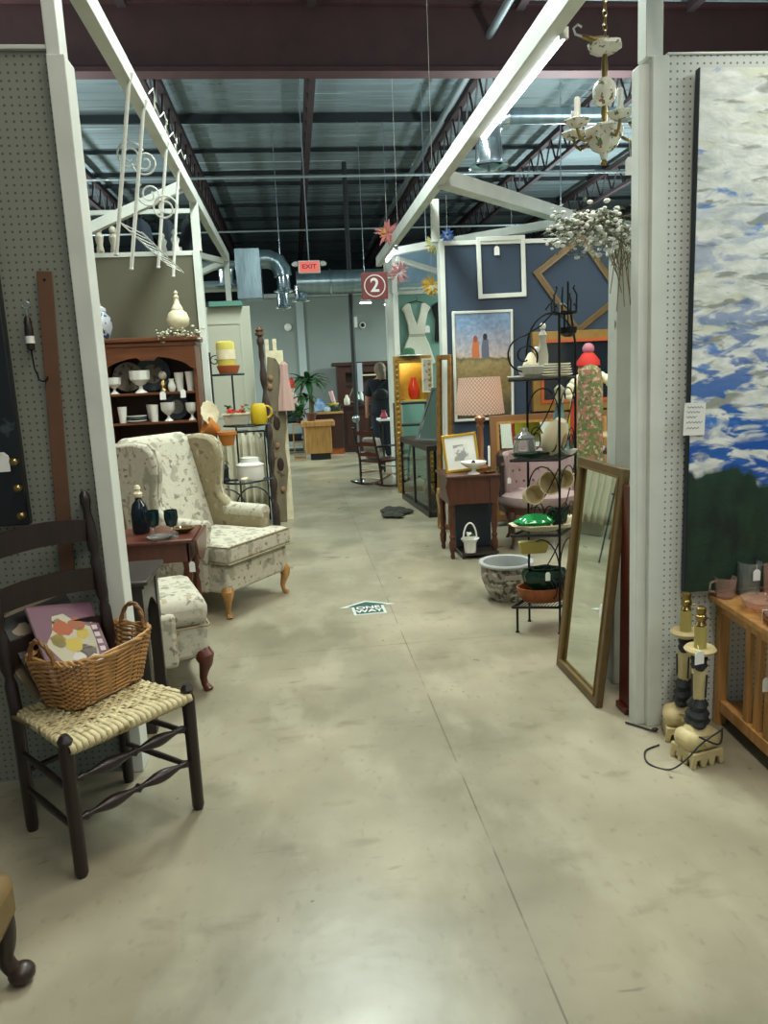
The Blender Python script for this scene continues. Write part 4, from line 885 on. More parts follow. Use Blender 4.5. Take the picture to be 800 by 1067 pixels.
for (a, b_) in ((BL, FR), (FR, BR)):
    pn = B()
    for k in range(3):
        zz = SH[k]; H = SH[k + 1] - zz
        pn.tube([vplane(a, b_, .5 + .48 * math.cos(q), zz + H * .55 + H * .33 * math.sin(q)) for q in [i * PI / 12 for i in range(13)]], .004, 6)
        pn.tube([vplane(a, b_, .28 + .24 * (1 - .7 * i / 24) * math.cos(i * .42), zz + .10 + .08 * (1 - .7 * i / 24) * math.sin(i * .42)) for i in range(25)], .0035, 6)
        pn.tube([vplane(a, b_, .74 + .22 * (1 - .7 * i / 24) * math.cos(PI - i * .42), zz + .09 + .075 * (1 - .7 * i / 24) * math.sin(PI - i * .42)) for i in range(25)], .0035, 6)
        pn.tube([vplane(a, b_, .06 + .9 * i / 12, zz + .12 + (H - .17) * (i / 12) ** 1.7) for i in range(13)], .0035, 6)
    pn.build('side_scroll', dark_iron, ir)
b = B()
b.tube([vplane(BL, BR, .5 - .5 * math.cos(q), 1.60 + .20 * math.sin(q)) for q in [i * PI / 14 for i in range(15)]], .006, 6)
b.tube([(FLU[0] + .0 + .11 * (1 - .8 * i / 30) * math.cos(PI / 2 + i * .33) + .09, 4.02, 1.565 + .11 * (1 - .8 * i / 30) * math.sin(PI / 2 + i * .33)) for i in range(31)], .005, 6)
b.tube([(FLU[0] + .09, 4.02, 1.675), (1.33, 4.0, 1.72), (1.40, 3.96, 1.80), (1.37, 3.97, 1.83), (1.35, 3.98, 1.80)], .005, 6)
b.tube([(*FR, 1.78), (1.43, 4.0, 1.83), (1.50, 4.12, 1.84), (1.56, 4.17, 1.80), (1.60, 4.2, 1.62)], .006, 6)
b.build('crest', dark_iron, ir)
b = B(); cx, cy = 1.48, 4.05; CZ = -.10
b.lathe([(.06, 1.88), (.07, 1.885), (.07, 1.893)], (cx, cy, CZ), 18, cap=False).tube([(cx, cy, 1.70), (cx, cy, 1.8)], .006, 6)
for k in range(9):
    a = k * 2 * PI / 9; h = .05 + .04 * (k % 3); b.tube([(cx + .065 * math.cos(a), cy + .065 * math.sin(a), 1.785), (cx + .07 * math.cos(a), cy + .07 * math.sin(a), 1.785 + h * .7), (cx + .05 * math.cos(a), cy + .05 * math.sin(a), 1.785 + h), (cx + .06 * math.cos(a), cy + .06 * math.sin(a), 1.785 + h * 1.1)], .005, 5)
b.tube([(cx + .02, cy, 1.78), (cx + .02, cy, 1.95)], .006, 6)
b.build('basket_crown', dark_iron, ir)
# things on it, bottom to top
t = thing('woven_tray', 'orange-brown oval tray basket on the lowest shelf of the iron etagere', 'tray', (1.37, 4.09, .165)); b = B().lathe([(.12, 0), (.15, .03), (.165, .085), (.155, .085), (.14, .03), (0, .01)], seg=28, cap=False); o = b.build('body', M('orange_wicker', '#8a4d27', .6, 0, .2, 30), t); o.scale = (1.0, .62, 1)
t = thing('green_glass_vase', 'dark green crumpled glass bowls heaped in the orange-brown tray', 'bowl', (1.37, 4.09, .23)); B().lathe([(.08, 0), (.12, .04), (.135, .09), (.12, .12), (.10, .115), (.08, .04), (0, .02)], seg=40, fl=7, fa=.1, cap=False).lathe([(.04, .02), (.07, .05), (.09, .13), (.075, .13), (.05, .05), (0, .03)], seg=36, fl=5, fa=.12, cap=False).build('body', dgreen, t); t.scale = (.95, .62, 1)
ptag(t, (-.01, -.155, .10), (0, -.14, .13), .03, .05); 
t = thing('leaf_platter', 'cream leaf-shaped platter on the second shelf of the iron etagere', 'platter', (1.36, 4.09, .583)); o = B().lathe([(.08, 0), (.15, .02), (.19, .04), (.185, .045), (.14, .025), (0, .01)], seg=36, fl=9, fa=.05, cap=False).build('body', cream, t); o.scale = (1, .6, 1)
t = thing('green_glass_dish', 'bright green pressed glass dish on the leaf-shaped platter', 'dish', (1.31, 4.06, .605)); o = B().lathe([(.07, 0), (.10, .02), (.125, .04), (.12, .045), (.06, .075), (.0, .085)], seg=32, fl=8, fa=.06).build('body', M('bright_green_glass', '#2aa35a', .08, 0, trans=.35), t); o.scale = (1, .62, 1)
t = thing('green_glass_goblet', 'small dark green ribbed bowl on the second shelf against the etagere post', 'bowl', (1.455, 4.08, .60)); B().lathe([(.03, 0), (.05, .04), (.055, .10), (.05, .10), (.03, .02), (0, .015)], seg=24, fl=8, fa=.05, cap=False).build('body', dgreen, t)
t = thing('covered_dish', 'white covered dish with a green lid rim at the right of the second shelf', 'dish', (1.50, 4.14, .583)); B().lathe([(.05, 0), (.06, .04), (.062, .05)], seg=22).build('body', porc, t); B().lathe([(.064, .05), (.06, .065), (.02, .085), (.012, .1), (0, .1)], seg=22).build('lid', cream, t)
t = thing('yellow_tray', 'yellow and cream oblong tray under the second shelf, held between the rack legs', 'tray', (1.33, 4.16, .44), rot=(R(12), 0, 0)); B().box((0, 0, .03), (.19, .04, .08), taper=.8).build('body', M('pale_yellow_glaze', '#b5a75a', .4), t, bevel=.008)
for i, (x, z_, r_) in enumerate(((1.30, .79, .055), (1.39, .85, .065), (1.475, .87, .055))):
    t = thing('hanging_cup', ('cream ceramic mug hung lowest and leftmost in the iron etagere', 'large cream ceramic mug hung in the middle of the iron etagere', 'cream ceramic mug hung at the right side of the iron etagere')[i], 'mug', (x, 4.08, z_), 0, 'mugs hung in the iron etagere', rot=(R(75), R(-20), R(10)))
    B().lathe([(r_ * .75, -.05), (r_, .03), (r_ * 1.05, .04), (r_ * .95, .04), (r_ * .7, -.04), (0, -.04)], seg=22, cap=False).build('body', M('cream_mug', '#c5b48a', .35), t)
    B().tube(arc(r_ * .9, 0, .028, -90, 90), .005, 8).build('handle', M('cream_mug', '#c5b48a'), t)
t = thing('green_beaded_tray', 'dark green glass tray at the front edge of the third shelf', 'tray', (1.29, 4.045, 1.008)); o = B().lathe([(.06, 0), (.10, .012), (.115, .03), (.105, .03), (.05, .01), (0, .01)], seg=30, fl=12, fa=.04, cap=False).build('body', dgreen, t); o.scale = (1, .45, 1)
t = thing('glass_canister', 'clear glass lidded jar at the left of the third etagere shelf', 'jar', (1.27, 4.12, 1.008)); B().lathe([(.06, 0), (.065, .02), (.06, .09), (.055, .1)], seg=22).build('body', glassy, t); B().lathe([(.06, .1), (.06, .11), (.02, .14), (.02, .16), (0, .165)], seg=22).build('lid', glassy, t)
t = thing('cream_jug', 'large cream ceramic pitcher tilted on the third shelf of the iron etagere', 'pitcher', (1.40, 4.06, 1.055), rot=(R(25), R(14), 0)); B().lathe([(.03, -.03), (.055, .0), (.07, .06), (.06, .13), (.035, .17), (.03, .18), (0, .17)], seg=26).build('body', M('cream_bisque', '#cbbfa0', .5), t); B().ball((.035, -.055, .09), .03, (.5, .4, 1.5)).build('painted_panel', M('peach_panel', '#a98a6a', .5), t)
t = thing('glass_decanter', 'tall pale blue-green glass decanter behind the cream pitcher', 'decanter', (1.49, 4.16, 1.008)); B().lathe([(.06, 0), (.065, .02), (.05, .12), (.03, .24), (.022, .28), (.026, .29)], seg=24).build('body', M('pale_aqua_glass', '#8fb0ae', .08, 0, trans=.5), t); B().lathe([(.02, .29), (.03, .31), (.022, .34), (.03, .37), (.012, .39), (0, .4)], seg=16).build('stopper', cream, t)
t = thing('white_bowl', 'small white bowl at the right end of the third etagere shelf', 'bowl', (1.525, 4.10, 1.008)); B().lathe([(.02, 0), (.045, .02), (.05, .03), (.045, .03), (.02, .01), (0, .01)], seg=20, cap=False).build('bowl', porc, t)
for i in range(5):
    tag(B().lathe([(.05, 0), (.085 - .003 * i, .012), (.083 - .003 * i, .016), (.04, .008), (0, .008)], seg=24, cap=False).build('plate', porc if i % 2 else cream, loc=(1.45, 4.08, 1.448 + .014 * i)), ('bottom', 'second', 'third', 'fourth', 'topmost')[i] + ' plate of the stack on the top shelf of the iron etagere', 'plate', 'plates stacked on top of the etagere')
t = thing('ribbed_shell', 'ribbed grey-white ceramic shell dish with a cone standing in it, top shelf', 'dish', (1.29, 4.05, 1.448)); B().lathe([(.03, 0), (.06, .02), (.072, .06), (.066, .065), (.04, .02), (0, .015)], seg=36, fl=12, fa=.06, cap=False).build('body', M('grey_ceramic', '#a8a79a', .4), t); B().lathe([(.04, .05), (.045, .07), (.015, .13), (0, .14)], seg=18).build('cone', cream, t)
t = thing('oval_dish', 'small flat oval white dish with pebbles at the left edge of the top shelf', 'dish', (1.20, 4.03, 1.448)); o = B().lathe([(.03, 0), (.05, .01), (.048, .014), (0, .006)], seg=22, cap=False).build('body', porc, t); o.scale = (1, .6, 1)
t = thing('ivory_figurine', 'tall grey-white porcelain figurine standing on the top shelf of the iron etagere', 'figurine', (1.385, 4.13, 1.448)); B().lathe([(.03, 0), (.035, .01), (.028, .06), (.03, .12), (.018, .2), (.024, .23), (.008, .26)], seg=16).build('robe', M('grey_ceramic', '#a8a79a'), t); B().ball((0, 0, .275), .018, (1, 1, 1.2)).build('head', porc, t); B().ball((-.035, 0, .15), .02, (1, .6, 1)).build('hands', porc, t)
t = thing('candle_holder', 'dark metal cup hanging from the crest of the iron etagere', 'candle holder', (1.50, 4.05, 1.66)); B().lathe([(.02, 0), (.045, .02), (.05, .05), (.044, .05), (.018, .01), (0, .01)], seg=18, cap=False).tube([(.0, 0, .0), (0, 0, .12)], .003, 6).build('cup', dark_iron, t)

# porcelain fishbowl planter
fp = thing('fishbowl_planter', 'large decorated oriental porcelain planter with a white rim on the floor', 'planter', (1.31, 4.68, 0))
prof = [(.10, 0), (.105, .015), (.13, .06), (.158, .13), (.168, .18), (.166, .21), (.155, .235), (.165, .25)]
B().lathe(prof, seg=40, cap=False).build('body', M('decorated_porcelain', '#8a847a', .3, 0, .1, 10, 0, I3, (('#47403c', 22, .5, .05, I3, 'noise'), ('#b8b3a8', 14, .56, .05, (1, 1, 2), 'noise'), ('#7b4a3e', 20, .66, .04, I3, 'noise'))), fp)
B().lathe([(.155, .232), (.175, .24), (.182, .252), (.178, .26), (.150, .258), (.146, .24), (.15, .2), (.13, .08), (.09, .03), (0, .02)], seg=40, cap=False).build('rim', M('rim_porcelain', '#a9adac', .2), fp)
B().b2(-.055, .055, -.171, -.160, .17, .20).build('painted_cartouche', M('cartouche', '#a39b8c', .4), fp, bevel=.004)

# desk table with lamp etc
dk = thing('lamp_table', 'small reddish mahogany table with turned legs, lamp and framed picture on top', 'table', (1.365, 6.05, 0))
top = [(-.22, -.26), (.22, -.26), (.22, .22), (-.22, .22)]
B().prism(top, 'z', .665, .685).build('table_top', mahog, dk, bevel=.006)
B().b2(-.19, .19, -.235, -.22, .45, .665).b2(-.19, .19, .18, .195, .45, .665).b2(-.195, -.18, -.22, .18, .45, .665).b2(.18, .195, -.22, .18, .45, .665).build('apron', mahog, dk)
for s_ in (-1, 1): B().prism([(s_ * a, b_) for a, b_ in ((.205, .665), (.225, .60), (.205, .5), (.19, .44), (.14, .45), (.14, .665))], 'y', -.245, -.225).build('corner_bracket', mahog, dk)
for x in (-.175, .175):
    for y in (-.215, .175): B().turned((x, y, 0), (x, y, .46), [(0, .012), (.04, .02), (.1, .016), (.16, .026), (.28, .03), (.36, .018), (.4, .028), (.44, .018), (.6, .026), (.8, .02), (.88, .028), (1, .022)], 12).build('leg', mahog, dk)
bx = tag(B().b2(-.15, .15, -.12, .12, 0, .40).b2(-.16, .16, -.13, .13, .38, .42).build('storage_bin', M('navy_plastic', '#131c28', .5), loc=(1.40, 6.10, .05), bevel=.01), 'dark navy bin standing under the mahogany lamp table', 'bin')
sh = thing('low_shelf', 'low dark board shelf on the floor under the lamp table', 'shelf', (1.40, 6.02, 0)); B().b2(-.14, .16, -.24, .2, .03, .05).build('board', walnut, sh)
for x in (-.12, .14):
    for y in (-.2, .16): B().b2(x - .012, x + .012, y - .012, y + .012, 0, .03).build('foot', walnut, sh)
wb = thing('ceramic_basket', 'white ceramic flower basket with a tall handle, under the lamp table', 'basket', (1.335, 5.83, .05))
B().lathe([(.045, 0), (.05, .08), (.075, .115), (.07, .115), (.045, .08), (0, .02)], seg=24, fl=8, fa=.06, cap=False).build('body', porc, wb)
B().tube([(.055 * math.cos(i * PI / 16), 0, .11 + .13 * math.sin(i * PI / 16)) for i in range(17)], .007, 8).build('handle', porc, wb)
spray(wb, 8, (0, 0, .14), (.03, .03, .02), leaf, M('white_blossom', '#dcdcd6'), 8, 0, 1, .012)
# lamp
lp = thing('table_lamp', 'turned wooden table lamp with a pink lattice drum shade', 'lamp', (1.52, 6.16, .685))
B().lathe([(.07, 0), (.075, .015), (.05, .03), (.025, .05), (.035, .07), (.022, .10), (.028, .2), (.024, .33), (.035, .36), (.022, .38), (.042, .40), (.045, .43), (.02, .45), (.01, .48)], seg=22).build('base', M('copper_wood', '#9a6a4c', .3, .2), lp)
shade_m = M('pink_lattice', '#c9a898', .8, 0, 0, 1)
B().lathe([(.205, .46), (.172, .76), (.168, .76), (.201, .46)], seg=40, cap=False).build('lamp_shade', shade_m, lp)
nt = shade_m.node_tree; N = nt.nodes; Lk = nt.links; b_ = N['Principled BSDF']
tc = N.new('ShaderNodeTexCoord'); sp_ = N.new('ShaderNodeSeparateXYZ'); Lk.new(tc.outputs['Object'], sp_.inputs[0])
at = N.new('ShaderNodeMath'); at.operation = 'ARCTAN2'; Lk.new(sp_.outputs[1], at.inputs[0]); Lk.new(sp_.outputs[0], at.inputs[1])
fs_ = []
for sg in (1, -1):
    m1_ = N.new('ShaderNodeMath'); m1_.operation = 'MULTIPLY'; m1_.inputs[1].default_value = 6.0; Lk.new(at.outputs[0], m1_.inputs[0])
    m2_ = N.new('ShaderNodeMath'); m2_.operation = 'MULTIPLY_ADD'; m2_.inputs[1].default_value = 30 * sg; Lk.new(sp_.outputs[2], m2_.inputs[0]); Lk.new(m1_.outputs[0], m2_.inputs[2])
    f_ = N.new('ShaderNodeMath'); f_.operation = 'SINE'; k_ = N.new('ShaderNodeMath'); k_.operation = 'MULTIPLY'; k_.inputs[1].default_value = 3.1416; Lk.new(m2_.outputs[0], k_.inputs[0]); Lk.new(k_.outputs[0], f_.inputs[0])
    ab = N.new('ShaderNodeMath'); ab.operation = 'ABSOLUTE'; Lk.new(f_.outputs[0], ab.inputs[0]); fs_.append(ab)
mn = N.new('ShaderNodeMath'); mn.operation = 'MINIMUM'; Lk.new(fs_[0].outputs[0], mn.inputs[0]); Lk.new(fs_[1].outputs[0], mn.inputs[1])
lt_ = N.new('ShaderNodeMath'); lt_.operation = 'LESS_THAN'; lt_.inputs[1].default_value = .3; Lk.new(mn.outputs[0], lt_.inputs[0])
mx_ = N.new('ShaderNodeMix'); mx_.data_type = 'RGBA'; mx_.inputs[6].default_value = C('#d9c8b8'); mx_.inputs[7].default_value = C('#a58378'); Lk.new(lt_.outputs[0], mx_.inputs[0]); Lk.new(mx_.outputs[2], b_.inputs['Base Color'])
tr_ = N.new('ShaderNodeBsdfTranslucent'); ms_ = N.new('ShaderNodeMixShader'); ms_.inputs[0].default_value = .55; Lk.new(mx_.outputs[2], tr_.inputs[0]); Lk.new(b_.outputs[0], ms_.inputs[1]); Lk.new(tr_.outputs[0], ms_.inputs[2]); Lk.new(ms_.outputs[0], N['Material Output'].inputs[0])
B().tube([(.17, 0, .755), (-.17, 0, .755)], .002, 5).tube([(0, .17, .755), (0, -.17, .755)], .002, 5).tube([(0, 0, .48), (0, 0, .765)], .004, 6).build('harp', brass, lp)
pl = bpy.data.lights.new('lamp_bulb', 'POINT'); pl.energy = 2.2; pl.color = (1, .9, .8); pl.shadow_soft_size = .03; plo = bpy.data.objects.new('lamp_bulb', pl); plo.location = (1.52, 6.16, 1.29); COL.objects.link(plo)
# framed sketch
fr = thing('framed_sketch', 'small gold-framed sketch with a white mat leaning on the lamp table', 'picture', (1.335, 6.02, .69), rot=(R(-10), R(-4), 0))
B().frame(-.145, .145, 0, .31, .02, -.012, .012).build('frame', M('bright_gold', '#b8922f', .3, .6), fr, bevel=.003)
B().b2(-.13, .13, -.003, .003, .015, .295).build('mat', M('mat_board', '#cfd0ca', .7), fr)
B().b2(-.06, .06, -.0045, -.0032, .09, .22).build('sketch', M('sketch_grey', '#8b8b88', .7, 0, .1, 10, 0, I3, (('#c9c8c2', 12, .5, .05, I3, 'noise'),)), fr)
cp = thing('compote', 'white milk glass compote dish in front of the framed sketch', 'bowl', (1.385, 5.86, .685))
B().lathe([(.05, 0), (.045, .008), (.018, .02), (.018, .04), (.06, .06), (.10, .085), (.105, .10), (.095, .10), (.05, .07), (0, .06)], seg=30, fl=10, fa=.03, cap=False).build('body', porc, cp)
B().ball((0, 0, .09), .018, (1, 1, 1.2)).build('pine_cone', M('cone_brown', '#2c1c14', .8), cp)
ck = thing('chamberstick', 'white candle in a brass chamberstick on the lamp table', 'candle', (1.525, 5.90, .685)); B().lathe([(.04, 0), (.055, .012), (.05, .015), (.015, .012), (.012, .04), (.018, .05)], seg=22, cap=False).tube(arc(.06, .02, .018, 0, 360), .003, 6).build('holder', brass, ck); B().lathe([(.011, .04), (.010, .21), (.004, .215)], seg=12).build('candle', porc, ck)

# pink tufted tub chair
pk = M('dusty_pink_upholstery', '#a08b89', .85, 0, .06, 30, .08)
tcx = thing('tufted_tub_chair', 'dusty pink button-tufted tub chair with a dark wood frame behind the iron etagere', 'armchair', (2.03, 6.20, 0), R(-8))
n = 20; bb = B(); outer = []; 
def ring(r_, z_, a0=-15, a1=195, n=22): return [(r_ * math.cos(R(a0 + (a1 - a0) * i / n)), r_ * .95 * math.sin(R(a0 + (a1 - a0) * i / n)) , z_) for i in range(n + 1)]
def shell(b, r0, r1, zb, zt):
    P = [ring(r0, zb), ring(r0 * 1.02, zt), ring(r1 * 1.02, zt), ring(r1, zb)]
    V = [[b.bm.verts.new(p) for p in q] for q in P]
    for j in range(4):
        A_, B_ = V[j], V[(j + 1) % 4]
        for i in range(len(A_) - 1): b.bm.faces.new((A_[i], A_[i + 1], B_[i + 1], B_[i]))
    b.bm.faces.new([V[j][0] for j in range(4)]); b.bm.faces.new([V[j][-1] for j in range(4)][::-1]); return b
shell(B(), .31, .35, .43, .78).build('frame_back', M('cane_dark', '#241813', .6, 0, .3, 40), tcx)
shell(B(), .25, .305, .44, .80).build('backrest', pk, tcx, bevel=.02)
for i in range(5):
    for j in range(3):
        a = R(50 + 20 * i + (10 if j % 2 else 0)); B().ball((.252 * math.cos(a), .24 * math.sin(a), .52 + j * .10), .012).build('button', M('pink_button', '#775b59', .8), tcx)
B().tube([(p[0] * 1.06, p[1] * 1.06, .79 - (.10 if i in (0, 22) else 0)) for i, p in enumerate(ring(.31, 0))], .02, 8).build('top_rail', M('chair_wood', '#4a3024', .35), tcx)
B().lathe([(.33, .36), (.345, .39), (.34, .44), (.30, .46), (0, .47)], (0, -.0, 0), 30).build('seat_cushion', pk, tcx)
B().lathe([(.335, .30), (.345, .36)], seg=30).build('seat_rail', M('chair_wood', '#4a3024'), tcx)
for x, y in ((-.25, -.2), (.25, -.2), (-.22, .24), (.22, .24)): cabriole((x, y, .31), .31, .3 * (1 if x > 0 else -1), -.3 if y < 0 else .3, .026).build('leg', M('chair_wood', '#4a3024'), tcx)
ptag(tcx, (-.27, -.16, .58), (-.27, -.15, .68), .03, .05)

# mirrors / frames by the navy wall
def framed(nm, label, cat, loc, w_, h_, t_, fm, inner, rot=(0, 0, 0), dep=.03, lip=None, parts=None):
    t = thing(nm, label, cat, loc, rot=rot)
    B().frame(-w_ / 2, w_ / 2, 0, h_, t_, -dep, 0).build('frame', fm, t, bevel=.005)
    if lip: B().frame(-w_ / 2 + t_ * .85, w_ / 2 - t_ * .85, t_ * .85, h_ - t_ * .85, t_ * .35, -dep * 1.15, -dep * .3).build('inner_lip', lip, t)
    if inner: B().b2(-w_ / 2 + t_ * .9, w_ / 2 - t_ * .9, -dep * .55, -dep * .3, t_ * .9, h_ - t_ * .9).build(parts or 'glass', inner, t)
    return t
framed('floor_mirror', 'wide orange-brown wood-framed mirror standing behind the tub chair', 'mirror', (2.45, 7.0, .05), 1.22, 1.02, .07, M('orange_wood', '#7f5836', .35), mirror_m, (R(-6), 0, 0), .04, honey)
framed('gilt_mirror', 'heavy gold-framed black picture glass hung above the tub chair on the navy wall', 'mirror', (2.79, 7.185, 1.08), 1.0, .76, .09, M('old_gold', '#94743c', .4, .3, .15, 10), M('black_glass', '#161b22', .08), (0, 0, 0), .06, M('orange_lip', '#b0552a', .4))
framed('empty_picture', 'empty white picture frame hanging at the top of the navy wall', 'picture frame', (2.015, 7.19, 2.17), .47, .56, .042, whitewood, None, (0, R(-1), 0), .02)
wf = [o for o in bpy.data.objects if o.name.startswith('empty_picture')][0]; ptag(wf, (-.04, -.012, .43), (-.03, -.01, .54), .05, .08)
df = framed('tilted_picture', 'empty brown wooden frame hung diagonally at the top of the navy wall', 'picture frame', (2.99, 7.19, 1.97), .60, .74, .05, dullgold, None, (0, R(-36), 0), .02, M('bronze_lip', '#6b5836', .4, .3))
# figures-in-a-field painting
def field_mat():
    m = bpy.data.materials.new('field_painting'); m.use_nodes = True; nt = m.node_tree; N = nt.nodes; L = nt.links; b = N['Principled BSDF']; b.inputs['Roughness'].default_value = .5
    tc = N.new('ShaderNodeTexCoord'); sp = N.new('ShaderNodeSeparateXYZ'); L.new(tc.outputs['Object'], sp.inputs[0])
    t = N.new('ShaderNodeTexNoise'); t.inputs['Scale'].default_value = 9; t.inputs['Detail'].default_value = 7; L.new(tc.outputs['Object'], t.inputs[0])
    s = N.new('ShaderNodeMath'); s.operation = 'MULTIPLY_ADD'; s.inputs[1].default_value = .12; L.new(t.outputs[0], s.inputs[0]); L.new(sp.outputs[2], s.inputs[2])
    cr = N.new('ShaderNodeValToRGB'); e = cr.color_ramp.elements
    e[0].position = 0; e[0].color = C('#33301f')
    e[1].position = .98; e[1].color = C('#7793b5')
    for p, h in ((.2, '#4a4228'), (.33, '#6b5a34'), (.5, '#7d6b40'), (.62, '#8f7e52'), (.655, '#5d5a3c'), (.67, '#b5a79a'), (.72, '#a9a3a6')):
        k = e.new(p); k.color = C(h)
    L.new(s.outputs[0], cr.inputs[0])
    t2 = N.new('ShaderNodeTexNoise'); t2.inputs['Scale'].default_value = 30; L.new(tc.outputs['Object'], t2.inputs[0])
    mr = N.new('ShaderNodeMapRange'); mr.inputs[1].default_value = .35; mr.inputs[2].default_value = .65; mr.inputs[3].default_value = .8; mr.inputs[4].default_value = 1.15; L.new(t2.outputs[0], mr.inputs[0])
    vm = N.new('ShaderNodeVectorMath'); vm.operation = 'SCALE'; L.new(cr.outputs[0], vm.inputs[0]); L.new(mr.outputs[0], vm.inputs['Scale']); L.new(vm.outputs[0], b.inputs['Base Color'])
    return m
fp_ = framed('field_painting', 'white-framed painting of two robed figures walking in a golden field', 'painting', (1.815, 7.19, 1.02), .59, 1.04, .025, whitewood, field_mat(), (0, 0, 0), .03, None, 'canvas')
for x, h, c, hc in ((-.075, .21, '#b8663c', '#8c4a34'), (.02, .23, '#5b6074', '#20222c')):
    b = B(); b.prism([(x - .035, .60), (x + .04, .60), (x + .035, .60 + h * .5), (x + .03, .60 + h * .75), (x - .02, .60 + h * .78), (x - .035, .60 + h * .45)], 'y', -.0175, -.0166); b.build('painted_robe', M('robe' + c[1:], c, .6), fp_, False)
    b = B(); b.prism([(x + .002 + .022 * math.cos(q * PI / 5), .60 + h * .85 + .032 * math.sin(q * PI / 5)) for q in range(10)], 'y', -.0179, -.0168); b.build('painted_hood', M('hood' + hc[1:], hc, .6), fp_, False)

# floral draped column with santa colours behind the white corner
fc = thing('floral_column', 'tall floral-printed green and pink fabric column behind the iron etagere', 'column', (2.25, 5.6, 0))
B().lathe([(.11, 0), (.10, .3), (.10, 1.2), (.095, 1.40), (.08, 1.47), (.04, 1.50), (0, 1.51)], seg=30, fl=8, fa=.03).build('fabric', M('green_pink_floral', '#5f7040', .8, 0, .2, 10, 0, I3, (('#9a6a58', 22, .50, .05, I3, 'noise'), ('#b79c88', 34, .56, .04, I3, 'noise'), ('#4a5c38', 28, .60, .04, I3, 'noise'))), fc)
lamp_m = M('lit_white_trim', '#e6dfc0', .7)
sn = thing('stuffed_figure', 'red-hatted stuffed holiday figure with white and yellow trim behind the white column', 'figure', (2.47, 6.26, .92))
B().lathe([(.13, 0), (.14, .1), (.12, .3), (.09, .42)], seg=24, fl=6, fa=.05).build('coat', M('chartreuse_cloth', '#bdb22c', .8), sn)
for i in range(13): B().ball((.02 + .19 * math.cos(i * .28 + 0), -.10, .36 + .14 * math.sin(i * .28)), .042, seg=8).build('fur_trim', lamp_m, sn)
B().ball((.02, -.02, .54), .09, (1, .9, 1)).build('head', M('peach_face', '#c98a6e', .7), sn)
B().lathe([(.10, .58), (.095, .62), (.05, .68), (.02, .70), (0, .70)], (.02, -.02, 0), 20).build('hat', M('bright_red_cloth', '#b8281e', .8), sn)
B().ball((.02, -.02, .72), .05).build('pompom', M('mauve_pom', '#a86a78', .8), sn)
B().lathe([(.035, -.05), (.04, .12), (.03, .36)], (-.12, -.08, 0), 14).build('scarf', M('orange_red_cloth', '#b8472a', .8), sn)
ws = thing('wall_shelf', 'pale wooden shelf unit with cups behind the floral column', 'shelf', (2.70, 6.25, 0))
for z_ in (.75, .895, .5): B().b2(-.24, .3, -.12, .12, z_, z_ + .025).build('shelf', cream if z_ > .8 else walnut, ws)
for x in (-.22, .28): B().b2(x - .015, x + .015, -.1, .1, 0, .92).build('upright', M('yellow_green_paint', '#8f8f2e', .6), ws)
for i in range(4): tag(B().lathe([(.02, 0), (.03, .04), (.026, .04), (0, .01)], seg=14, cap=False).build('cup', porc, loc=(2.52 + .07 * i, 6.18, .778)), ('first', 'second', 'third', 'fourth')[i] + ' white cup from the left on the shelf behind the floral column', 'cup', 'cups on the shelf behind the column')

# ================================================================= THIRD BOOTH (green)
gd = thing('gilt_floor_mirror', 'tall ornate gilt floor frame standing at the edge of the sea-green booth', 'frame', (1.48, 9.45, 0))
B().frame(-.24, .24, 0, 1.72, .07, -.03, .03).frame(-.20, .20, .05, 1.66, .03, -.045, -.03).build('frame', gold, gd, bevel=.008)
random.seed(2); b = B()
for k in range(26): b.ball((-.205, -.045, .05 + k * .065), .022, (1, .5, 1), 6).ball((.205, -.045, .05 + k * .065), .022, (1, .5, 1), 6)
b.build('carving', gold, gd)
t = thing('gold_display_box', 'glowing golden shadow box standing on a dark shelf inside the gilt frame', 'display box', (1.50, 9.75, 1.15)); B().b2(-.2, .2, .08, .1, 0, .5).b2(-.2, -.18, -.1, .08, 0, .5).b2(.18, .2, -.1, .08, 0, .5).b2(-.2, .2, -.1, .08, 0, .02).build('box', M('amber_box', '#c9a23e', .5, 0, .2, 6), t)
t2 = thing('red_glass_vase', 'bright orange-red glass vase standing in the golden box', 'vase', (1.53, 9.72, 1.172)); B().lathe([(.04, 0), (.07, .06), (.075, .14), (.04, .24), (.03, .28)], seg=20).build('body', M('red_orange_glass', '#c7361c', .15), t2)
pl = bpy.data.lights.new('display_bulb', 'POINT'); pl.energy = 1.8; pl.color = (1, .85, .55); pl.shadow_soft_size = .03; plo = bpy.data.objects.new('display_bulb', pl); plo.location = (1.45, 9.68, 1.62); COL.objects.link(plo)
t = thing('dark_shelf_unit', 'dark shelf unit carrying the golden box in the sea-green booth', 'shelf', (1.50, 9.8, 0)); 
for z_ in (1.13, .85, .4): B().b2(-.22, .22, -.14, .14, z_ - .02, z_).build('shelf', walnut, t)
for x in (-.21, .21): B().b2(x - .012, x + .012, -.14, .14, 0, 1.13).build('side', walnut, t)
g2 = thing('carved_gilt_picture', 'narrow brown gilt frame standing against the end of the navy wall', 'frame', (1.37, 7.02, 0), 0, rot=(R(-2), 0, R(-50)))
B().frame(-.09, .09, 0, 1.66, .045, -.02, .02).build('frame', M('brown_gilt', '#7c5a2c', .4, .35, .3, 20, .2), g2, bevel=.006)
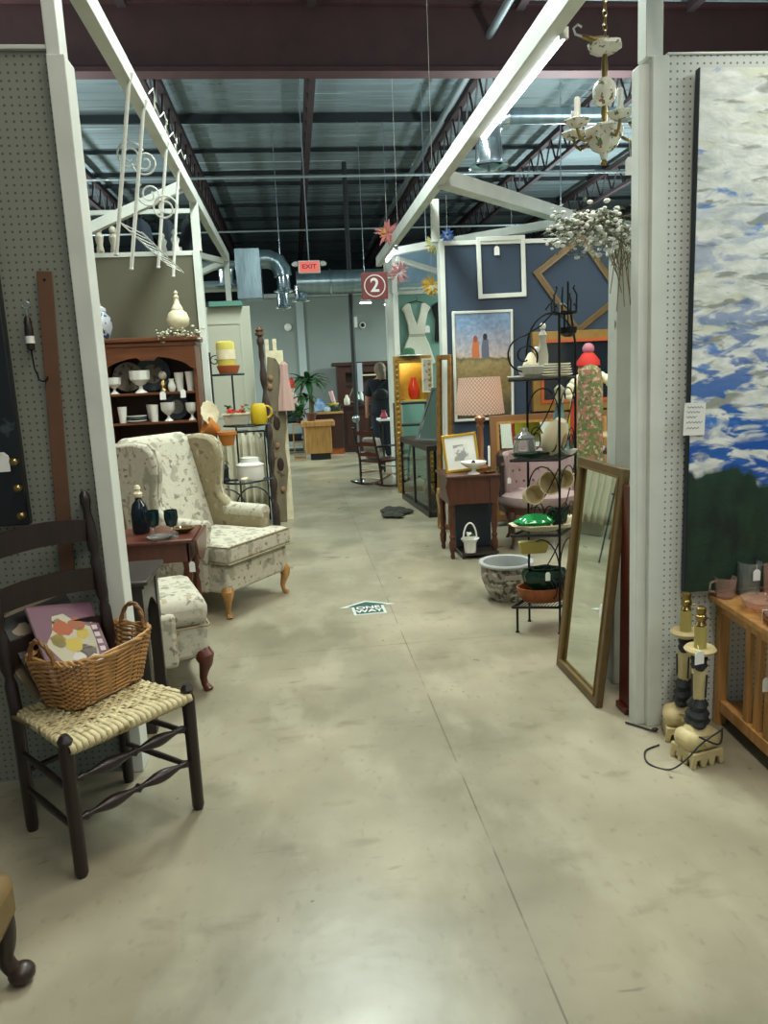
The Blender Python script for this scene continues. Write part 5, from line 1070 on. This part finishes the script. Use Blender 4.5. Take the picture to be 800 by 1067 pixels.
# glass display cabinet and leaning chalk board
dc = thing('display_cabinet', 'low black-framed glass display cabinet at the edge of the green booth', 'cabinet', (1.50, 8.45, 0), R(4))
b = B()
for z_ in (.0, .70): b.b2(-.24, .20, -.8, .55, z_, z_ + .06)
b.build('frame', dkwood, dc, bevel=.004)
for x in (-.225, .185):
    for y in (-.785, -.12, .535): B().b2(x - .015, x + .015, y - .015, y + .015, 0, .72).build('post', dkwood, dc)
cabg = M('cabinet_glass', '#cfd6cf', .02, 0, trans=1, ior=1.2)
B().b2(-.228, -.224, -.77, .52, .10, .70).build('glass_pane', cabg, dc); B().b2(-.21, .17, -.788, -.784, .10, .70).build('glass_pane', cabg, dc)
B().b2(-.2, .17, -.74, .5, .36, .37).build('shelf', cabg, dc)
for i, (x, y, m_) in enumerate(((-.05, -.6, cream), (.05, -.45, M('grey_blue_glaze', '#5b6670')), (-.08, -.2, honey), (.0, .2, cream))):
    wx = 1.50 + x * math.cos(R(4)) - y * math.sin(R(4)); wy = 8.45 + y
    tag(B().lathe([(.04, 0), (.06, .06), (.03, .14), (.035, .16)], seg=16).build('vase', m_, loc=(wx, wy, .10)), ('cream vase at the front of the glass cabinet', 'grey-blue vase second from the front in the glass cabinet', 'honey-coloured vase in the middle of the glass cabinet', 'cream vase at the back of the glass cabinet')[i], 'vase', 'vases in the glass cabinet')
cb = thing('leaning_board', 'dark green chalkboard-like framed panel leaning on the glass cabinet', 'board', (1.42, 7.98, .775), rot=(R(-26), 0, R(-58)))
B().frame(-.24, .24, 0, .62, .025, -.012, .012).build('frame', M('grey_black_wood', '#2c2f2d', .5), cb)
B().b2(-.22, .22, -.004, .004, .02, .60).build('panel', M('slate_green', '#2f4439', .75, 0, .25, 4, 0, (1, 1, .3), (('#8b9a92', 6, .6, .06, (2, 2, .5), 'noise'),)), cb)
rgm = M('dark_rug', '#35352c', .95, 0, .3, 30, .3)
random.seed(8); b = B()
for k in range(14): b.ball((random.uniform(-.14, .1), random.uniform(-.28, .28), .03), random.uniform(.05, .09), (1.2, 1, .4), 8, (0, 0, random.random() * 3))
tag(b.build('crumpled_rug', rgm, loc=(1.05, 7.95, 0)), 'dark crumpled throw rug on the floor before the glass cabinet', 'rug')
dg = thing('carved_table_leg', 'blond carved cabriole table with a pale leg beside the lamp table', 'table', (1.42, 6.95, 0))
B().b2(-.12, .04, -.12, .12, .36, .40).build('table_top', honey, dg, bevel=.005)
for x, y in ((-.09, -.09), (.02, -.09), (-.09, .09), (.02, .09)): cabriole((x, y, .37), .37, -.3 if x < 0 else .2, -.3 if y < 0 else .2, .024).build('leg', M('blond_wood', '#9a7b4f', .5), dg)
# dress and black top on the green wall
ds = thing('white_dress', 'sleeveless white lace dress with a plunging neck hanging on the sea-green wall', 'dress', (1.80, 10.955, 1.62))
sil = [(-.20, 0), (-.26, .02), (-.17, .30), (-.115, .42), (-.13, .58), (-.17, .74), (-.215, .80), (-.14, .865), (-.085, .87), (-.05, .72), (0, .58), (.05, .72), (.085, .87), (.14, .865), (.215, .80), (.17, .74), (.13, .58), (.115, .42), (.17, .30), (.26, .02), (.15, -.01), (.06, .02), (-.05, -.01), (-.13, .02)]
B().prism(sil, 'y', -.03, .03).build('bodice_and_skirt', M('white_lace', '#dcdccb', .9, 0, .05, 30), ds, bevel=.015)
B().prism([(-.115, .40), (.115, .40), (.12, .44), (-.12, .44)], 'y', -.036, .036).build('waistband', M('ivory_lace', '#b3b49f', .9), ds)
B().tube([(-.12, 0, .87), (0, 0, .90), (.12, 0, .87)], .008, 6).tube(arc(0, .93, .025, -90, 160), .003, 6).build('hanger', dkwood, ds)
ptag(ds, (.15, -.04, .50), (.13, -.03, .58), .07, .10)
bt_ = thing('black_top', 'black sleeveless top hanging beside the white dress', 'top', (2.20, 10.955, 1.95)); B().prism([(-.14, 0), (-.12, .3), (-.17, .48), (-.08, .55), (0, .42), (.08, .55), (.17, .48), (.12, .3), (.14, 0)], 'y', -.03, .03).build('cloth', M('black_cloth', '#14161a', .9), bt_, bevel=.012); B().tube(arc(0, .57, .025, -90, 160), .003, 6).build('hanger_hook', chrome, bt_)
t = thing('green_hat', 'green and white cloth hat on top of the gilt frame', 'hat', (1.45, 9.5, 1.72)); B().lathe([(.16, 0), (.15, .012), (.08, .02), (.07, .08), (.03, .10), (0, .10)], seg=24).build('crown', M('bottle_green_felt', '#3d6a4c', .9), t); B().lathe([(.165, -.0), (.162, .008), (.12, .012)], seg=24).build('brim_edge', porc, t)
t = thing('small_framed_mirror', 'pale narrow framed picture hanging over the right of the golden box', 'picture', (1.66, 9.405, 1.26)); B().frame(-.07, .07, 0, .42, .02, -.01, .01).build('frame', cream, t); B().b2(-.06, .06, -.003, .003, .01, .41).build('print', flo_pl, t)

cu = thing('cream_curtain', 'cream gathered cloth skirt hanging low before the panelled door, reflected in the leaning mirror', 'curtain', (-.70, 8.14, 0))
b = B(); pv = None
for i in range(61):
    x_ = -.36 + .70 * i / 60; y_ = .03 * math.sin(i * .9) + .012 * math.sin(i * .37); c_ = [b.bm.verts.new((x_, y_ * (1.4 - .5 * k / 6), .16 + .80 * k / 6)) for k in range(7)]
    if pv:
        for k in range(6): b.bm.faces.new((pv[k], pv[k + 1], c_[k + 1], c_[k]))
    pv = c_
b.build('cloth', M('cream_curtain_cloth', '#c4bfa8', .9), cu, solid=.003)
B().tube([(-.37, 0, .97), (.35, 0, .97)], .010, 8).build('rod', dark_iron, cu)
for x_ in (-.365, .345): B().tube([(x_, 0, 0), (x_, 0, .97)], .010, 8).build('pole', dark_iron, cu)

# ================================================================= FAR END: till area
dkcounter = wood('counter_wood', '#3b1e18', .35, (1, 1, .2))
cn2 = thing('sales_counter', 'dark panelled wooden sales counter, taller section behind the shopper', 'counter', (1.55, 15.0, 0))
B().b2(-.62, 1.9, -.02, .45, 0, .90).build('body', dkcounter, cn2); B().b2(-.66, 1.94, -.06, .5, .90, .94).build('counter_top', dkcounter, cn2, bevel=.005)
for i in range(4): B().frame(-.56 + .6 * i, -.03 + .6 * i, .12, .82, .05, -.035, -.02).build('panel', dkcounter, cn2, False)
cn3 = thing('low_counter', 'lower sales counter with a light wooden top beside the potted plant', 'counter', (.60, 14.75, 0))
B().b2(-.32, .30, 0, .45, .12, .80).build('body', dkcounter, cn3); B().b2(-.36, .31, -.04, .5, .80, .84).build('counter_top', pine, cn3, bevel=.005); B().b2(-.3, .30, .02, .4, 0, .12).build('plinth', terra, cn3)
ct = thing('wooden_pedestal', 'honey-coloured wooden pedestal cart on a black base carrying the tall plant', 'pedestal', (.37, 14.1, 0))
B().b2(-.23, .25, -.2, .2, .12, .62).build('body', honey, ct, bevel=.01); B().b2(-.29, .32, -.25, .25, .62, .72).build('top', pine, ct, bevel=.015); B().b2(-.15, .22, -.16, .18, 0, .12).build('plinth', black, ct)
t = thing('wooden_crate_shelf', 'small open wooden crate shelf left of the pedestal', 'shelf', (.02, 14.35, 0)); B().b2(-.11, -.09, -.1, .1, 0, .66).b2(.09, .11, -.1, .1, 0, .66).b2(-.09, .09, -.1, .1, .64, .66).b2(-.09, .09, -.1, .1, .3, .32).b2(-.09, .09, -.1, .1, 0, .03).build('crate', honey, t)
pp = thing('dracaena', 'tall green dracaena houseplant in a small terracotta pot on the pedestal', 'plant', (.27, 14.05, .72))
B().lathe([(.07, 0), (.10, .12), (.11, .12), (.11, .15), (.09, .15)], seg=20).build('pot', M('plum_pot', '#5a3530', .6), pp)
B().tube([(0, 0, .12), (.01, 0, .4), (-.02, 0, .72)], [.035, .03, .022], 8).build('stem', M('cane_stem', '#5d5c3c', .8), pp)
B().tube([(.03, .0, .12), (.05, 0, .45)], [.025, .015], 8).build('stem', M('cane_stem', '#5d5c3c', .8), pp)
random.seed(6); b = B()
def frond(b, o, a, l, up, dr_):
    d = Vector((math.cos(a), math.sin(a), 0)); s_ = Vector((-d.y, d.x, 0)); pv = None
    for i in range(7):
        t = i / 6; p = Vector(o) + d * l * t + Vector((0, 0, up * t - dr_ * t * t)); wd = .05 * math.sin(PI * (.12 + .86 * t)) + .001
        cur = [b.bm.verts.new(p - s_ * wd), b.bm.verts.new(p + Vector((0, 0, -.008))), b.bm.verts.new(p + s_ * wd)]
        if pv:
            for k in (0, 1): b.bm.faces.new((pv[k], pv[k + 1], cur[k + 1], cur[k]))
        pv = cur
for i in range(40): frond(b, (-.02, 0, .66 + .1 * random.random()), i * 2.4, random.uniform(.25, .42), random.uniform(.1, .4), random.uniform(.15, .45))
for i in range(14): frond(b, (-.08, 0, .40 + .06 * random.random()), 2.0 + i * .35, random.uniform(.15, .3), random.uniform(.1, .25), random.uniform(.2, .35))
b.build('leaves', leaf, pp, False, solid=.002)
# dark shelf stack left of the plant
bs = thing('wire_shelf_unit', 'dark metal shelf unit with trays left of the potted plant', 'shelf', (-.12, 15.6, 0))
for z_ in (.05, .25, .62, .76, .86): B().b2(-.22, .24, -.2, .2, z_, z_ + .02).build('shelf', dark_iron, bs)
for x in (-.21, .23):
    for y in (-.19, .19): B().b2(x - .012, x + .012, y - .012, y + .012, 0, .95).build('post', M('grey_steel', '#6d7c80', .4, .6), bs)
for i in range(3): tag(B().box((0, 0, .06), (.40, .3, .11), taper=.9).build('tray', M('teal_tray' if i else 'black_tray', '#3b5558' if i else '#191c1e', .6), loc=(-.11, 15.6, (.27, .645, .785)[i])), ('black bin on the bottom shelf of the metal unit', 'teal grey tray on the middle of the metal unit', 'teal grey tray near the top of the metal unit')[i], 'bin')
t = thing('stuffed_gnome', 'small red-hatted white doll on top of the metal shelf unit', 'doll', (-.05, 15.55, .88)); B().lathe([(.10, 0), (.11, .1), (.08, .28), (.05, .36)], seg=16).build('body', M('pinkish_doll', '#c4b0a4', .8), t); B().ball((0, 0, .42), .07).build('head', porc, t); B().lathe([(.09, .44), (.06, .55), (.0, .68)], seg=14).build('hat', M('bright_red_cloth', '#b8281e'), t)
t = thing('leafy_plant', 'low bushy green plant left of the dracaena', 'plant', (.06, 14.55, .66)); B().lathe([(.05, 0), (.07, .1)], seg=16).build('pot', dkwood, t); b = B(); random.seed(12)
for i in range(26): frond(b, (0, 0, .1 + .12 * random.random()), i * 2.4, random.uniform(.12, .22), random.uniform(.2, .5), random.uniform(.1, .3))
b.build('leaves', leaf, t, False, solid=.002)
# back cabinet
hb = thing('back_bar_cabinet', 'large dark wooden back-bar cabinet with a mirror against the far wall', 'cabinet', (1.60, 16.55, 0))
B().b2(-.68, -.5, -.2, .2, 0, 1.72).b2(.62, .8, -.2, .2, 0, 1.72).b2(-.5, .62, -.2, .2, 0, .95).build('body', dkcounter, hb)
B().b2(-.78, .9, -.26, .24, 1.72, 1.80).build('cornice', dkcounter, hb, bevel=.012); B().b2(-.5, .62, -.2, .1, 1.58, 1.72).build('frieze', dkcounter, hb)
B().b2(-.5, .62, .12, .16, .95, 1.58).build('back_panel', M('brown_back', '#4a2a1f', .4), hb)
B().b2(-.2, .2, -.23, -.2, 1.5, 1.53).build('light_strip', M('cream_strip', '#cbb994', .6), hb)
cf = M('clutter_white', '#b9c3c8', .6)
CI = [('paper_bundle', 'blue and white bundled package on the low counter', 'package', (.48, 14.9, .84), '#7d9cc4', (.12, .26)),
      ('paper_bundle', 'pale blue smaller package in front of the bundled one on the low counter', 'package', (.60, 14.85, .84), '#a8bccb', (.08, .12)),
      ('basket', 'dark green bowl holding yellow flowers on the low counter', 'bowl', (.74, 14.95, .84), '#25402a', (.14, .1)),
      ('bottle', 'white figurine-shaped bottle on the tall counter by the pole', 'bottle', (1.02, 15.12, .94), '#c9c4b0', (.06, .2)),
      ('phone', 'black card terminal on the tall counter beside the shopper', 'card terminal', (1.28, 15.15, .94), '#14171b', (.09, .1)),
      ('bottle', 'mint green bottle standing on the tall counter left of the shopper', 'bottle', (1.24, 15.35, .94), '#9fc4b0', (.06, .26)),
      ('bottle', 'white bottle beside the mint green one on the tall counter', 'bottle', (1.33, 15.38, .94), '#c5cacc', (.05, .3)),
      ('box', 'dark small box at the left end of the tall counter', 'box', (1.10, 15.3, .94), '#3a2a26', (.1, .07))]
for nm, lb, ct_, loc, c, (r_, h) in CI:
    tag(B().lathe([(r_ * .8, 0), (r_, h * .1), (r_, h * .6), (r_ * .5, h * .8), (r_ * .45, h)], seg=14).build(nm, M('c' + c[1:], c, .6), loc=loc), lb, ct_)
t = thing('yellow_flowers', 'yellow flowers in the dark green bowl on the low counter', 'flowers', (.74, 14.95, .97)); spray(t, 16, (0, 0, 0), (.10, .08, .03), leaf, M('yellow_petals', '#c9b02c', .6), 31, 0, 1, .025)
t = thing('pink_wrapping', 'pink and white wrapped roll standing on the low counter', 'roll', (.80, 15.1, .84), rot=(0, R(-14), 0)); B().lathe([(.035, 0), (.045, .4)], seg=12).build('roll', M('pale_pink_roll', '#c9a3a6', .7), t)
tag(B().bar((1.02, 15.3, .96), (1.20, 15.3, 1.32), .035, .02).build('sign_arm', M('grey_wood', '#7a7368', .7)), 'slanted grey wooden bar leaning over the tall counter', 'bar')
pls = tag(B().tube([(1.17, 15.0 - .25, 0), (1.17, 14.75, 5.4)], .045, 14).build('support_pole', M('black_pole', '#181c20', .5)), 'thin black steel pole from floor to roof beside the tall counter', 'pole')
t = thing('notice_papers', 'white papers fixed one above another on the black pole', 'papers', (1.205, 14.75, 0)); B().b2(0, .07, -.002, .002, 2.42, 2.62).build('upper_paper', tagm, t); B().b2(.02, .12, -.002, .002, 1.2, 1.75).build('lower_paper', M('pale_paper', '#b8c0cc', .7), t)
t = thing('security_camera', 'small white dome camera on the far grey wall', 'camera', (1.58, 16.98, 2.60), rot=(R(90), 0, 0)); B().lathe([(.07, 0), (.07, .03), (.04, .05)], seg=20).build('mount', porc, t); B().ball((0, 0, .07), .045).build('lens', black, t)
t = thing('thermostat', 'round white alarm on the far grey wall left of the pale trim', 'alarm', (-.06, 16.99, 2.62), rot=(R(90), 0, 0)); B().lathe([(.08, 0), (.08, .03), (.05, .05)], seg=20).build('housing', porc, t)
# shopper seen from behind
def skin_fig(name, chain, mat, parent):
    """chain: list of (idx, parent, (x,y,z), radius)"""
    me = bpy.data.meshes.new(name); me.from_pydata([c[1] for c in chain], [(i, c[0]) for i, c in enumerate(chain) if c[0] >= 0], []); me.materials.append(mat)
    o = bpy.data.objects.new(name, me); COL.objects.link(o); o.parent = parent
    s = o.modifiers.new('skin', 'SKIN'); s.use_smooth_shade = True
    for i, c in enumerate(chain):
        r = c[2] if isinstance(c[2], tuple) else (c[2], c[2]); me.skin_vertices[0].data[i].radius = r
    me.skin_vertices[0].data[0].use_root = True
    k = o.modifiers.new('sub', 'SUBSURF'); k.levels = 2; k.render_levels = 2; return o
ps_ = thing('person', 'person in dark clothes with a black sling bag, seen from behind at the counter', 'person', (1.47, 13.0, 0))
skin = M('skin', '#a87a66', .6)
F = [(-1, (0, 0, .93), .08), (0, (0, 0, 1.15), .09), (1, (0, 0, 1.36), .10), (2, (0, 0, 1.44), .055), (3, (0, -.005, 1.52), .055), (4, (0, .01, 1.60), .085), (5, (0, .01, 1.67), .05)]
for sx in (-1, 1):
    k = len(F); F += [(2, (sx * .17, 0, 1.38), .06), (k, (sx * .235, .01, 1.14), .045), (k + 1, (sx * .245, .06 if sx < 0 else .16, .92 if sx < 0 else 1.0), .032), (k + 2, (sx * .245, .085 if sx < 0 else .22, .85 if sx < 0 else .99), .03)]
    h = len(F) - 1; bx_, by_, bz_ = F[h][1]
    for j in range(4): F += [(h if j == 0 else h, (bx_ + (-.024 + .016 * j), by_ + .02, bz_ - .07 - .01 * (j in (1, 2))), .008)]
    F += [(h, (bx_ - sx * .035, by_ + .03, bz_ - .03), .009)]
    k = len(F); F += [(0, (sx * .095, 0, .82), .10), (k, (sx * .10, -.01, .48), .065), (k + 1, (sx * .10, .02, .08), .045), (k + 2, (sx * .11, -.11 + .2, .03), .035)]
skin_fig('body', F, skin, ps_)
G = [(-1, (0, 0, .76), .20), (0, (0, 0, 1.02), .19), (1, (0, 0, 1.34), .16), (2, (0, 0, 1.43), .075), (2, (.18, 0, 1.375), .085), (4, (.235, .01, 1.13), .075), (2, (-.18, 0, 1.375), .085), (6, (-.235, .01, 1.13), .075)]
skin_fig('tunic', G, M('charcoal_cloth', '#171d26', .9), ps_)
G = [(-1, (0, 0, .92), .16)] + [(0, (.095, 0, .78), .11), (1, (.10, -.01, .46), .085), (2, (.10, .02, .09), .07), (0, (-.095, 0, .78), .11), (4, (-.10, -.01, .46), .085), (5, (-.10, .02, .09), .07)]
skin_fig('trousers', G, M('navy_cloth', '#141b2c', .9), ps_)
hm = B().lathe([(.19, .80), (.195, .88), (.185, .98), (.17, 1.08)], seg=24).build('tunic_hem', M('charcoal_cloth', '#171d26'), ps_); hm.scale = (1, .8, 1)
B().b2(-.15, -.05, -.06, .2, 0, .07).b2(.05, .15, -.06, .2, 0, .07).build('shoes', black, ps_, bevel=.02)
B().ball((0, -.01, 1.60), .108, (.95, 1, 1.12), 18).tube([(0, -.06, 1.58), (.02, -.085, 1.50), (.03, -.10, 1.42)], [.085, .075, .05], 14).build('hair', M('ash_blond_hair', '#6f6150', .7, 0, .25, 20, .2, (4, 4, .4)), ps_)
B().ball((-.02, -.19, 1.18), .11, (1.15, .5, .85), 16).build('sling_bag', M('black_bag', '#0d1014', .7), ps_); B().tube([(-.12, -.17, 1.20), (.0, -.175, 1.33), (.13, -.09, 1.45), (.14, .06, 1.44)], .014, 8).build('bag_strap', M('black_bag', '#0d1014'), ps_)
t = thing('side_counter', 'small black table with a white top cloth right of the shopper', 'table', (1.42, 11.75, 0)); B().b2(-.16, .5, -.2, .2, .80, .83).build('top', tagm, t); B().b2(-.13, .47, -.17, .17, .76, .80).build('frame', black, t)
for x in (-.1, .44):
    for y in (-.14, .14): B().b2(x - .015, x + .015, y - .015, y + .015, 0, .76).build('leg', black, t)
tag(B().lathe([(.05, 0), (.06, .04), (.03, .1), (.04, .13)], seg=14).build('pink_pot', M('raspberry', '#9c3a4c', .5), loc=(1.35, 11.65, .83)), 'raspberry red pot on the small black table', 'pot')
# rocking chair
rk = thing('rocking_chair', 'small dark wooden rocking chair facing the till, white cushion on it', 'rocking chair', (1.13, 10.15, 0), R(132))
for sx in (-1, 1):
    B().tube([(sx * .21, .42 - .84 * i / 14, .02 + .09 * (2 * i / 14 - 1) ** 2) for i in range(15)], .016, 8).build('rocker', mahog, rk)
    B().tube([(sx * .19, .24, .05), (sx * .17, .27, .40), (sx * .17, .37, .80)], .016, 8).ball((sx * .17, .375, .82), .02).build('back_post', dkwood, rk)
    B().tube([(sx * .21, -.2, .04), (sx * .21, -.19, .55)], .016, 8).build('leg', dkwood, rk); B().tube([(sx * .21, -.22, .56), (sx * .18, .30, .57)], .014, 8).build('armrest', dkwood, rk)
    B().tube([(sx * .2, -.18, .18), (sx * .19, .24, .2)], .009, 6).build('stretcher', honey, rk)
B().b2(-.21, .21, -.2, .26, .35, .38).build('seat', mahog, rk, bevel=.006)
for z_, y in ((.46, .285), (.60, .32), (.75, .355)): B().prism([(-.17, z_ - .025), (.17, z_ - .025), (.17, z_ + .02), (0, z_ + .035), (-.17, z_ + .02)], 'y', y - .008, y + .008).build('back_slat', mahog, rk)
for z_ in (.14, .25): B().tube([(-.2, -.19, z_), (.2, -.19, z_)], .009, 6).tube([(-.19, .25, z_), (.19, .25, z_)], .009, 6).build('stretcher', honey, rk)
tag(B().box((0, 0, 0), (.30, .10, .30), (R(-12), 0, 0)).build('cushion', M('white_cushion', '#b5aaa0', .9, 0, .15, 10), loc=(.99, 10.02, .54), rot=(0, 0, R(132)), bevel=.04, sub=1), 'crumpled white cushion propped in the rocking chair', 'cushion')
fl_ = thing('floor_fan', 'small grey metal stand with a round head beside the rocking chair', 'stand', (.86, 10.75, 0)); B().tube([(0, 0, 0), (.0, 0, .86)], .012, 8).lathe([(.09, 0), (.08, .015), (.02, .02)], seg=16).build('pole', chrome, fl_); B().ball((-.02, 0, .90), .055, (1, .7, 1)).build('head', chrome, fl_)

# ================================================================= OVERHEAD THINGS
sg = thing('aisle_number_sign', 'square brick-red hanging sign with the number 2 in a white ring', 'sign', (1.12, 10.05, 2.645))
B().b2(-.17, .17, -.008, .008, -.17, .17).build('plate', M('brick_red_sign', '#7b2f2a', .5), sg, bevel=.004)
sw = M('sign_white', '#e4e2dc', .5)
B().lathe([(.14, 0), (.14, .003), (.128, .003), (.128, 0)], (0, -.009, 0), 40, (R(90), 0, 0), cap=False).build('ring', sw, sg); text('2', .24, sw, sg, (0, -.011, 0), (R(90), 0, 0), .001)
B().bar((.17, 0, .1), (.25, 0.1, .1), .01).bar((.17, 0, -.1), (.25, .1, -.1), .01).build('bracket', chrome, sg)
ex = thing('exit_sign', 'red EXIT sign with two emergency lamp heads hanging from a rod', 'sign', (.33, 11.6, 3.12)); ex.scale = (1.25, 1.25, 1)
B().b2(-.13, .13, -.025, .025, -.09, .09).build('housing', porc, ex, bevel=.008); B().b2(-.115, .115, -.029, -.025, -.075, .075).build('face', M('exit_face', '#d8655c', .5, emit=.7), ex); text('EXIT', .085, M('exit_text', '#a81d1d', .5), ex, (0, -.0305, 0), (R(90), 0, 0), .0008)
B().tube([(0, 0, .09), (0, 0, 2.66)], .008, 6).build('rod', chrome, ex)
for sx in (-1, 1): B().lathe([(.02, 0), (.04, .04), (.038, .05)], (sx * .15, -.01, .02), 14, (R(60), 0, R(sx * 30))).build('lamp_head', porc, ex)
# spiral ducts
du = M('spiral_duct_metal', '#8fa2ab', .32, .85, .18, 2, .15, (6, 1, 1))
d1 = thing('air_duct', 'long galvanised round air duct running across below the roof by the exit sign', 'duct', (.35, 13.85, 3.16)); B().tube([(-.2, 0, 0), (8, 0, 0)], .21, 24).build('run', du, d1); 
b = B(); 
for k in range(6): b.tube([(.4 + k * 1.2 + 0, .225 * math.cos(a), .225 * math.sin(a)) for a in [i * PI / 12 for i in range(24)]], .012, 6, closed=True)
b.build('joint_ring', du, d1)
d2 = thing('duct_box', 'square galvanised duct box with an elbow above the cream door', 'duct', (-.62, 13, 3.2)); B().b2(-.20, .20, -.25, .25, -.38, .40).build('plenum', du, d2, bevel=.006)
B().tube([(.2, -.05, .25), (.34, -.05, .25), (.47, -.05, .19), (.54, -.05, .06), (.55, -.05, -.02)], .15, 20).build('elbow', du, d2); B().tube([(-.2, 0, .18), (-4, 0, .18)], .07, 16).tube([(-.2, 0, -.15), (-4, 0, -.15)], .09, 16).build('side_pipe', pipe, d2)
def diffuser(label, loc, r=.16, k=1):
    t = thing('air_diffuser', label, 'air diffuser', loc, 0, 'round air diffusers')
    B().lathe([(r * 1.15, 0), (r * 1.1, .015), (r * .8, .03), (r * .72, .06), (r * .72, .26)], seg=28, cap=False).build('collar', M('bright_duct', '#c4d2da', .2, .9), t)
    B().lathe([(r * .62, -.002), (r * .62, .006)], seg=24).build('damper', M('damper_grey', '#6f7d85', .5, .5), t)
    B().tube([(0, 0, -.06), (0, 0, .01)], .01, 6).build('stem', chrome, t); return t
diffuser('shiny round air diffuser hanging left of the duct box', (-.98, 12.8, 3.02), .17)
diffuser('shiny round air diffuser right under the elbow of the duct box', (-.07, 12.95, 2.93), .15)
diffuser('shiny round air diffuser under the near end of the long duct', (.22, 13.85, 2.86), .16)
B().tube([(0, 0, .25), (0, 0, 3.0)], .006, 6).build('rod', chrome, diffuser('small round air diffuser lowest of those above the cream door', (-.10, 13.5, 2.72), .14))
d3 = thing('bell_diffuser', 'large bright galvanised duct elbow ending in a round diffuser under the roof', 'duct', (2.06, 7.75, 3.50)); B().lathe([(.20, -.02), (.19, 0), (.13, .015), (.135, .05), (.13, .2), (.12, .25)], seg=30, cap=False).tube([(0, 0, .22), (.01, 0, .34), (.07, 0, .43), (.18, 0, .45)], .125, 24).build('elbow', M('bright_duct', '#c4d2da'), d3)
B().lathe([(.10, -.004), (.10, .004)], seg=24).tube([(0, 0, -.06), (0, 0, .0)], .012, 6).build('damper', M('damper_grey', '#6f7d85'), d3)
B().tube([(.2, 0, .45), (4.5, 0, .45)], .075, 18).build('supply_run', du, d3)
d4 = thing('blue_grey_duct', 'wide bluish rectangular duct above the sea-green booth', 'duct', (3.4, 12.2, 3.16)); B().b2(-1.75, 1.5, -.3, .3, -.28, .22).build('box', M('bluish_duct', '#8ba6bb', .4, .6, .2, 3), d4, bevel=.01); b = B()
for k in range(5): b.frame(-1.7 + k * .7, -1.65 + k * .7, -.30, .24, .01, -.31, .31)
b.build('flange', du, d4)
for x_ in (-1.2, 1.0): B().tube([(x_, 0, .2), (x_, 0, 2.68)], .008, 6).build('rod', chrome, d4)
# starburst ornaments
def star(label, loc, r, c1, c2, seed, sl=.45):
    t = thing('starburst_ornament', label, 'ornament', loc, 0, 'paper starbursts above the booths'); random.seed(seed)
    for nm, c, k in (('outer_spikes', c1, 1), ('inner_spikes', c2, .6)):
        b = B()
        for i in range(22):
            th = random.uniform(0, 2 * PI); ph = random.uniform(-.6, .6); d = Vector((math.cos(th) * math.cos(ph), math.sin(ph), math.sin(th) * math.cos(ph)))
            b.tube([d * .02, d * r * .55 * k, d * r * k], [.016, .02, .002], 5)
        b.build(nm, M('star' + c[1:], c, .6), t)
    B().tube([(0, 0, 0), (0, 0, sl)], .002, 4).build('string', strm, t); return t
star('pink and orange paper starburst at the far end of the right truss beam', (1.20, 9.2, 3.14), .16, '#c97a7a', '#d89a4a', 1)
star('yellow and white starburst hanging before the sea-green booth', (1.92, 10.3, 2.66), .16, '#d8a93c', '#d9d2a8', 2)
star('pale yellow starburst beside the truss above the sea-green booth', (1.78, 9.3, 3.02), .13, '#c4bb72', '#cfcfc0', 3, 2.81)
star('pink and white starburst hanging right of the red number sign', (1.40, 9.7, 2.76), .15, '#c98d8a', '#d9c9c4', 4, 3.07)
star('purple and blue starburst above the navy wall', (2.62, 8.9, 3.02), .15, '#4f55a5', '#b05a72', 5)
star('small blue starburst above the truss left of the purple one', (1.92, 9.2, 3.10), .09, '#3f62a0', '#8c9ab8', 6)
# fluorescent strips: real lit tubes
def strip(label, p, q, power):
    t = thing('fluorescent_light', label, 'light', p, 0, 'fluorescent strips'); d = Vector(q) - Vector(p)
    B().bar((-.02, 0, .026), (d.x - .02, d.y, d.z + .026), .02, .03).build('housing', whitewood, t)
    B().tube([(0, 0, 0), tuple(d)], .017, 14).build('tube', M('lit_tube_%g' % power, '#f2fbff', .5, emit=power), t)
    for e in (0, 1): B().box((d.x * e, d.y * e, d.z * e + .01), (.04, .02, .05)).build('end_cap', porc, t)
    return t
strip('lit fluorescent tube fixed along the right truss beam nearest the viewer', (1.336, 3.66, 3.0), (1.336, 5.15, 3.0), 9)
strip('lit fluorescent tube at the far end of the right truss beam', (1.30, 9.2, 2.96), (1.30, 10.1, 2.96), 14)
for i, (x, z_) in enumerate(((1.33, 2.76), (1.76, 2.72))):
    t = thing('pendant_light', ('lit round pendant light below the red number sign, left one', 'lit round pendant light below the red number sign, right one')[i], 'light', (x, 13.5, z_), 0, 'pendant lights by the till')
    B().lathe([(.11, .0), (.09, .05), (.03, .09)], seg=20).build('shade', porc, t); B().lathe([(.10, -.01), (.10, .0)], seg=20).build('diffuser', M('lit_disc', '#f4fbff', .5, emit=18), t); B().tube([(0, 0, .08), (0, 0, 3.0)], .006, 6).build('rod', chrome, t)

# ---- floor arrow
ar = thing('floor_arrow', 'dark green ONE WAY arrow sticker on the concrete floor', 'sticker', (.385, 4.70, .0005), R(2))
def poly(b, pts, z0_, z1_): return b.prism(pts, 'z', z0_, z1_)
O = [(-.105, -.12), (.105, -.12), (.105, .05), (.19, .05), (0, .17), (-.19, .05), (-.105, .05)]
I = [(-.088, -.105), (.088, -.105), (.088, .045), (.13, .06), (0, .145), (-.13, .06), (-.088, .045)]
poly(B(), O, 0, .0012).build('border', M('sticker_white', '#c3cbc4', .5), ar, False)
poly(B(), I, .0012, .0018).build('face', M('sticker_green', '#2f5249', .5), ar, False)
text('ONE', .075, sw, ar, (0, .015, .0022), (0, 0, 0), .0002); text('WAY', .075, sw, ar, (0, -.055, .0022), (0, 0, 0), .0002)
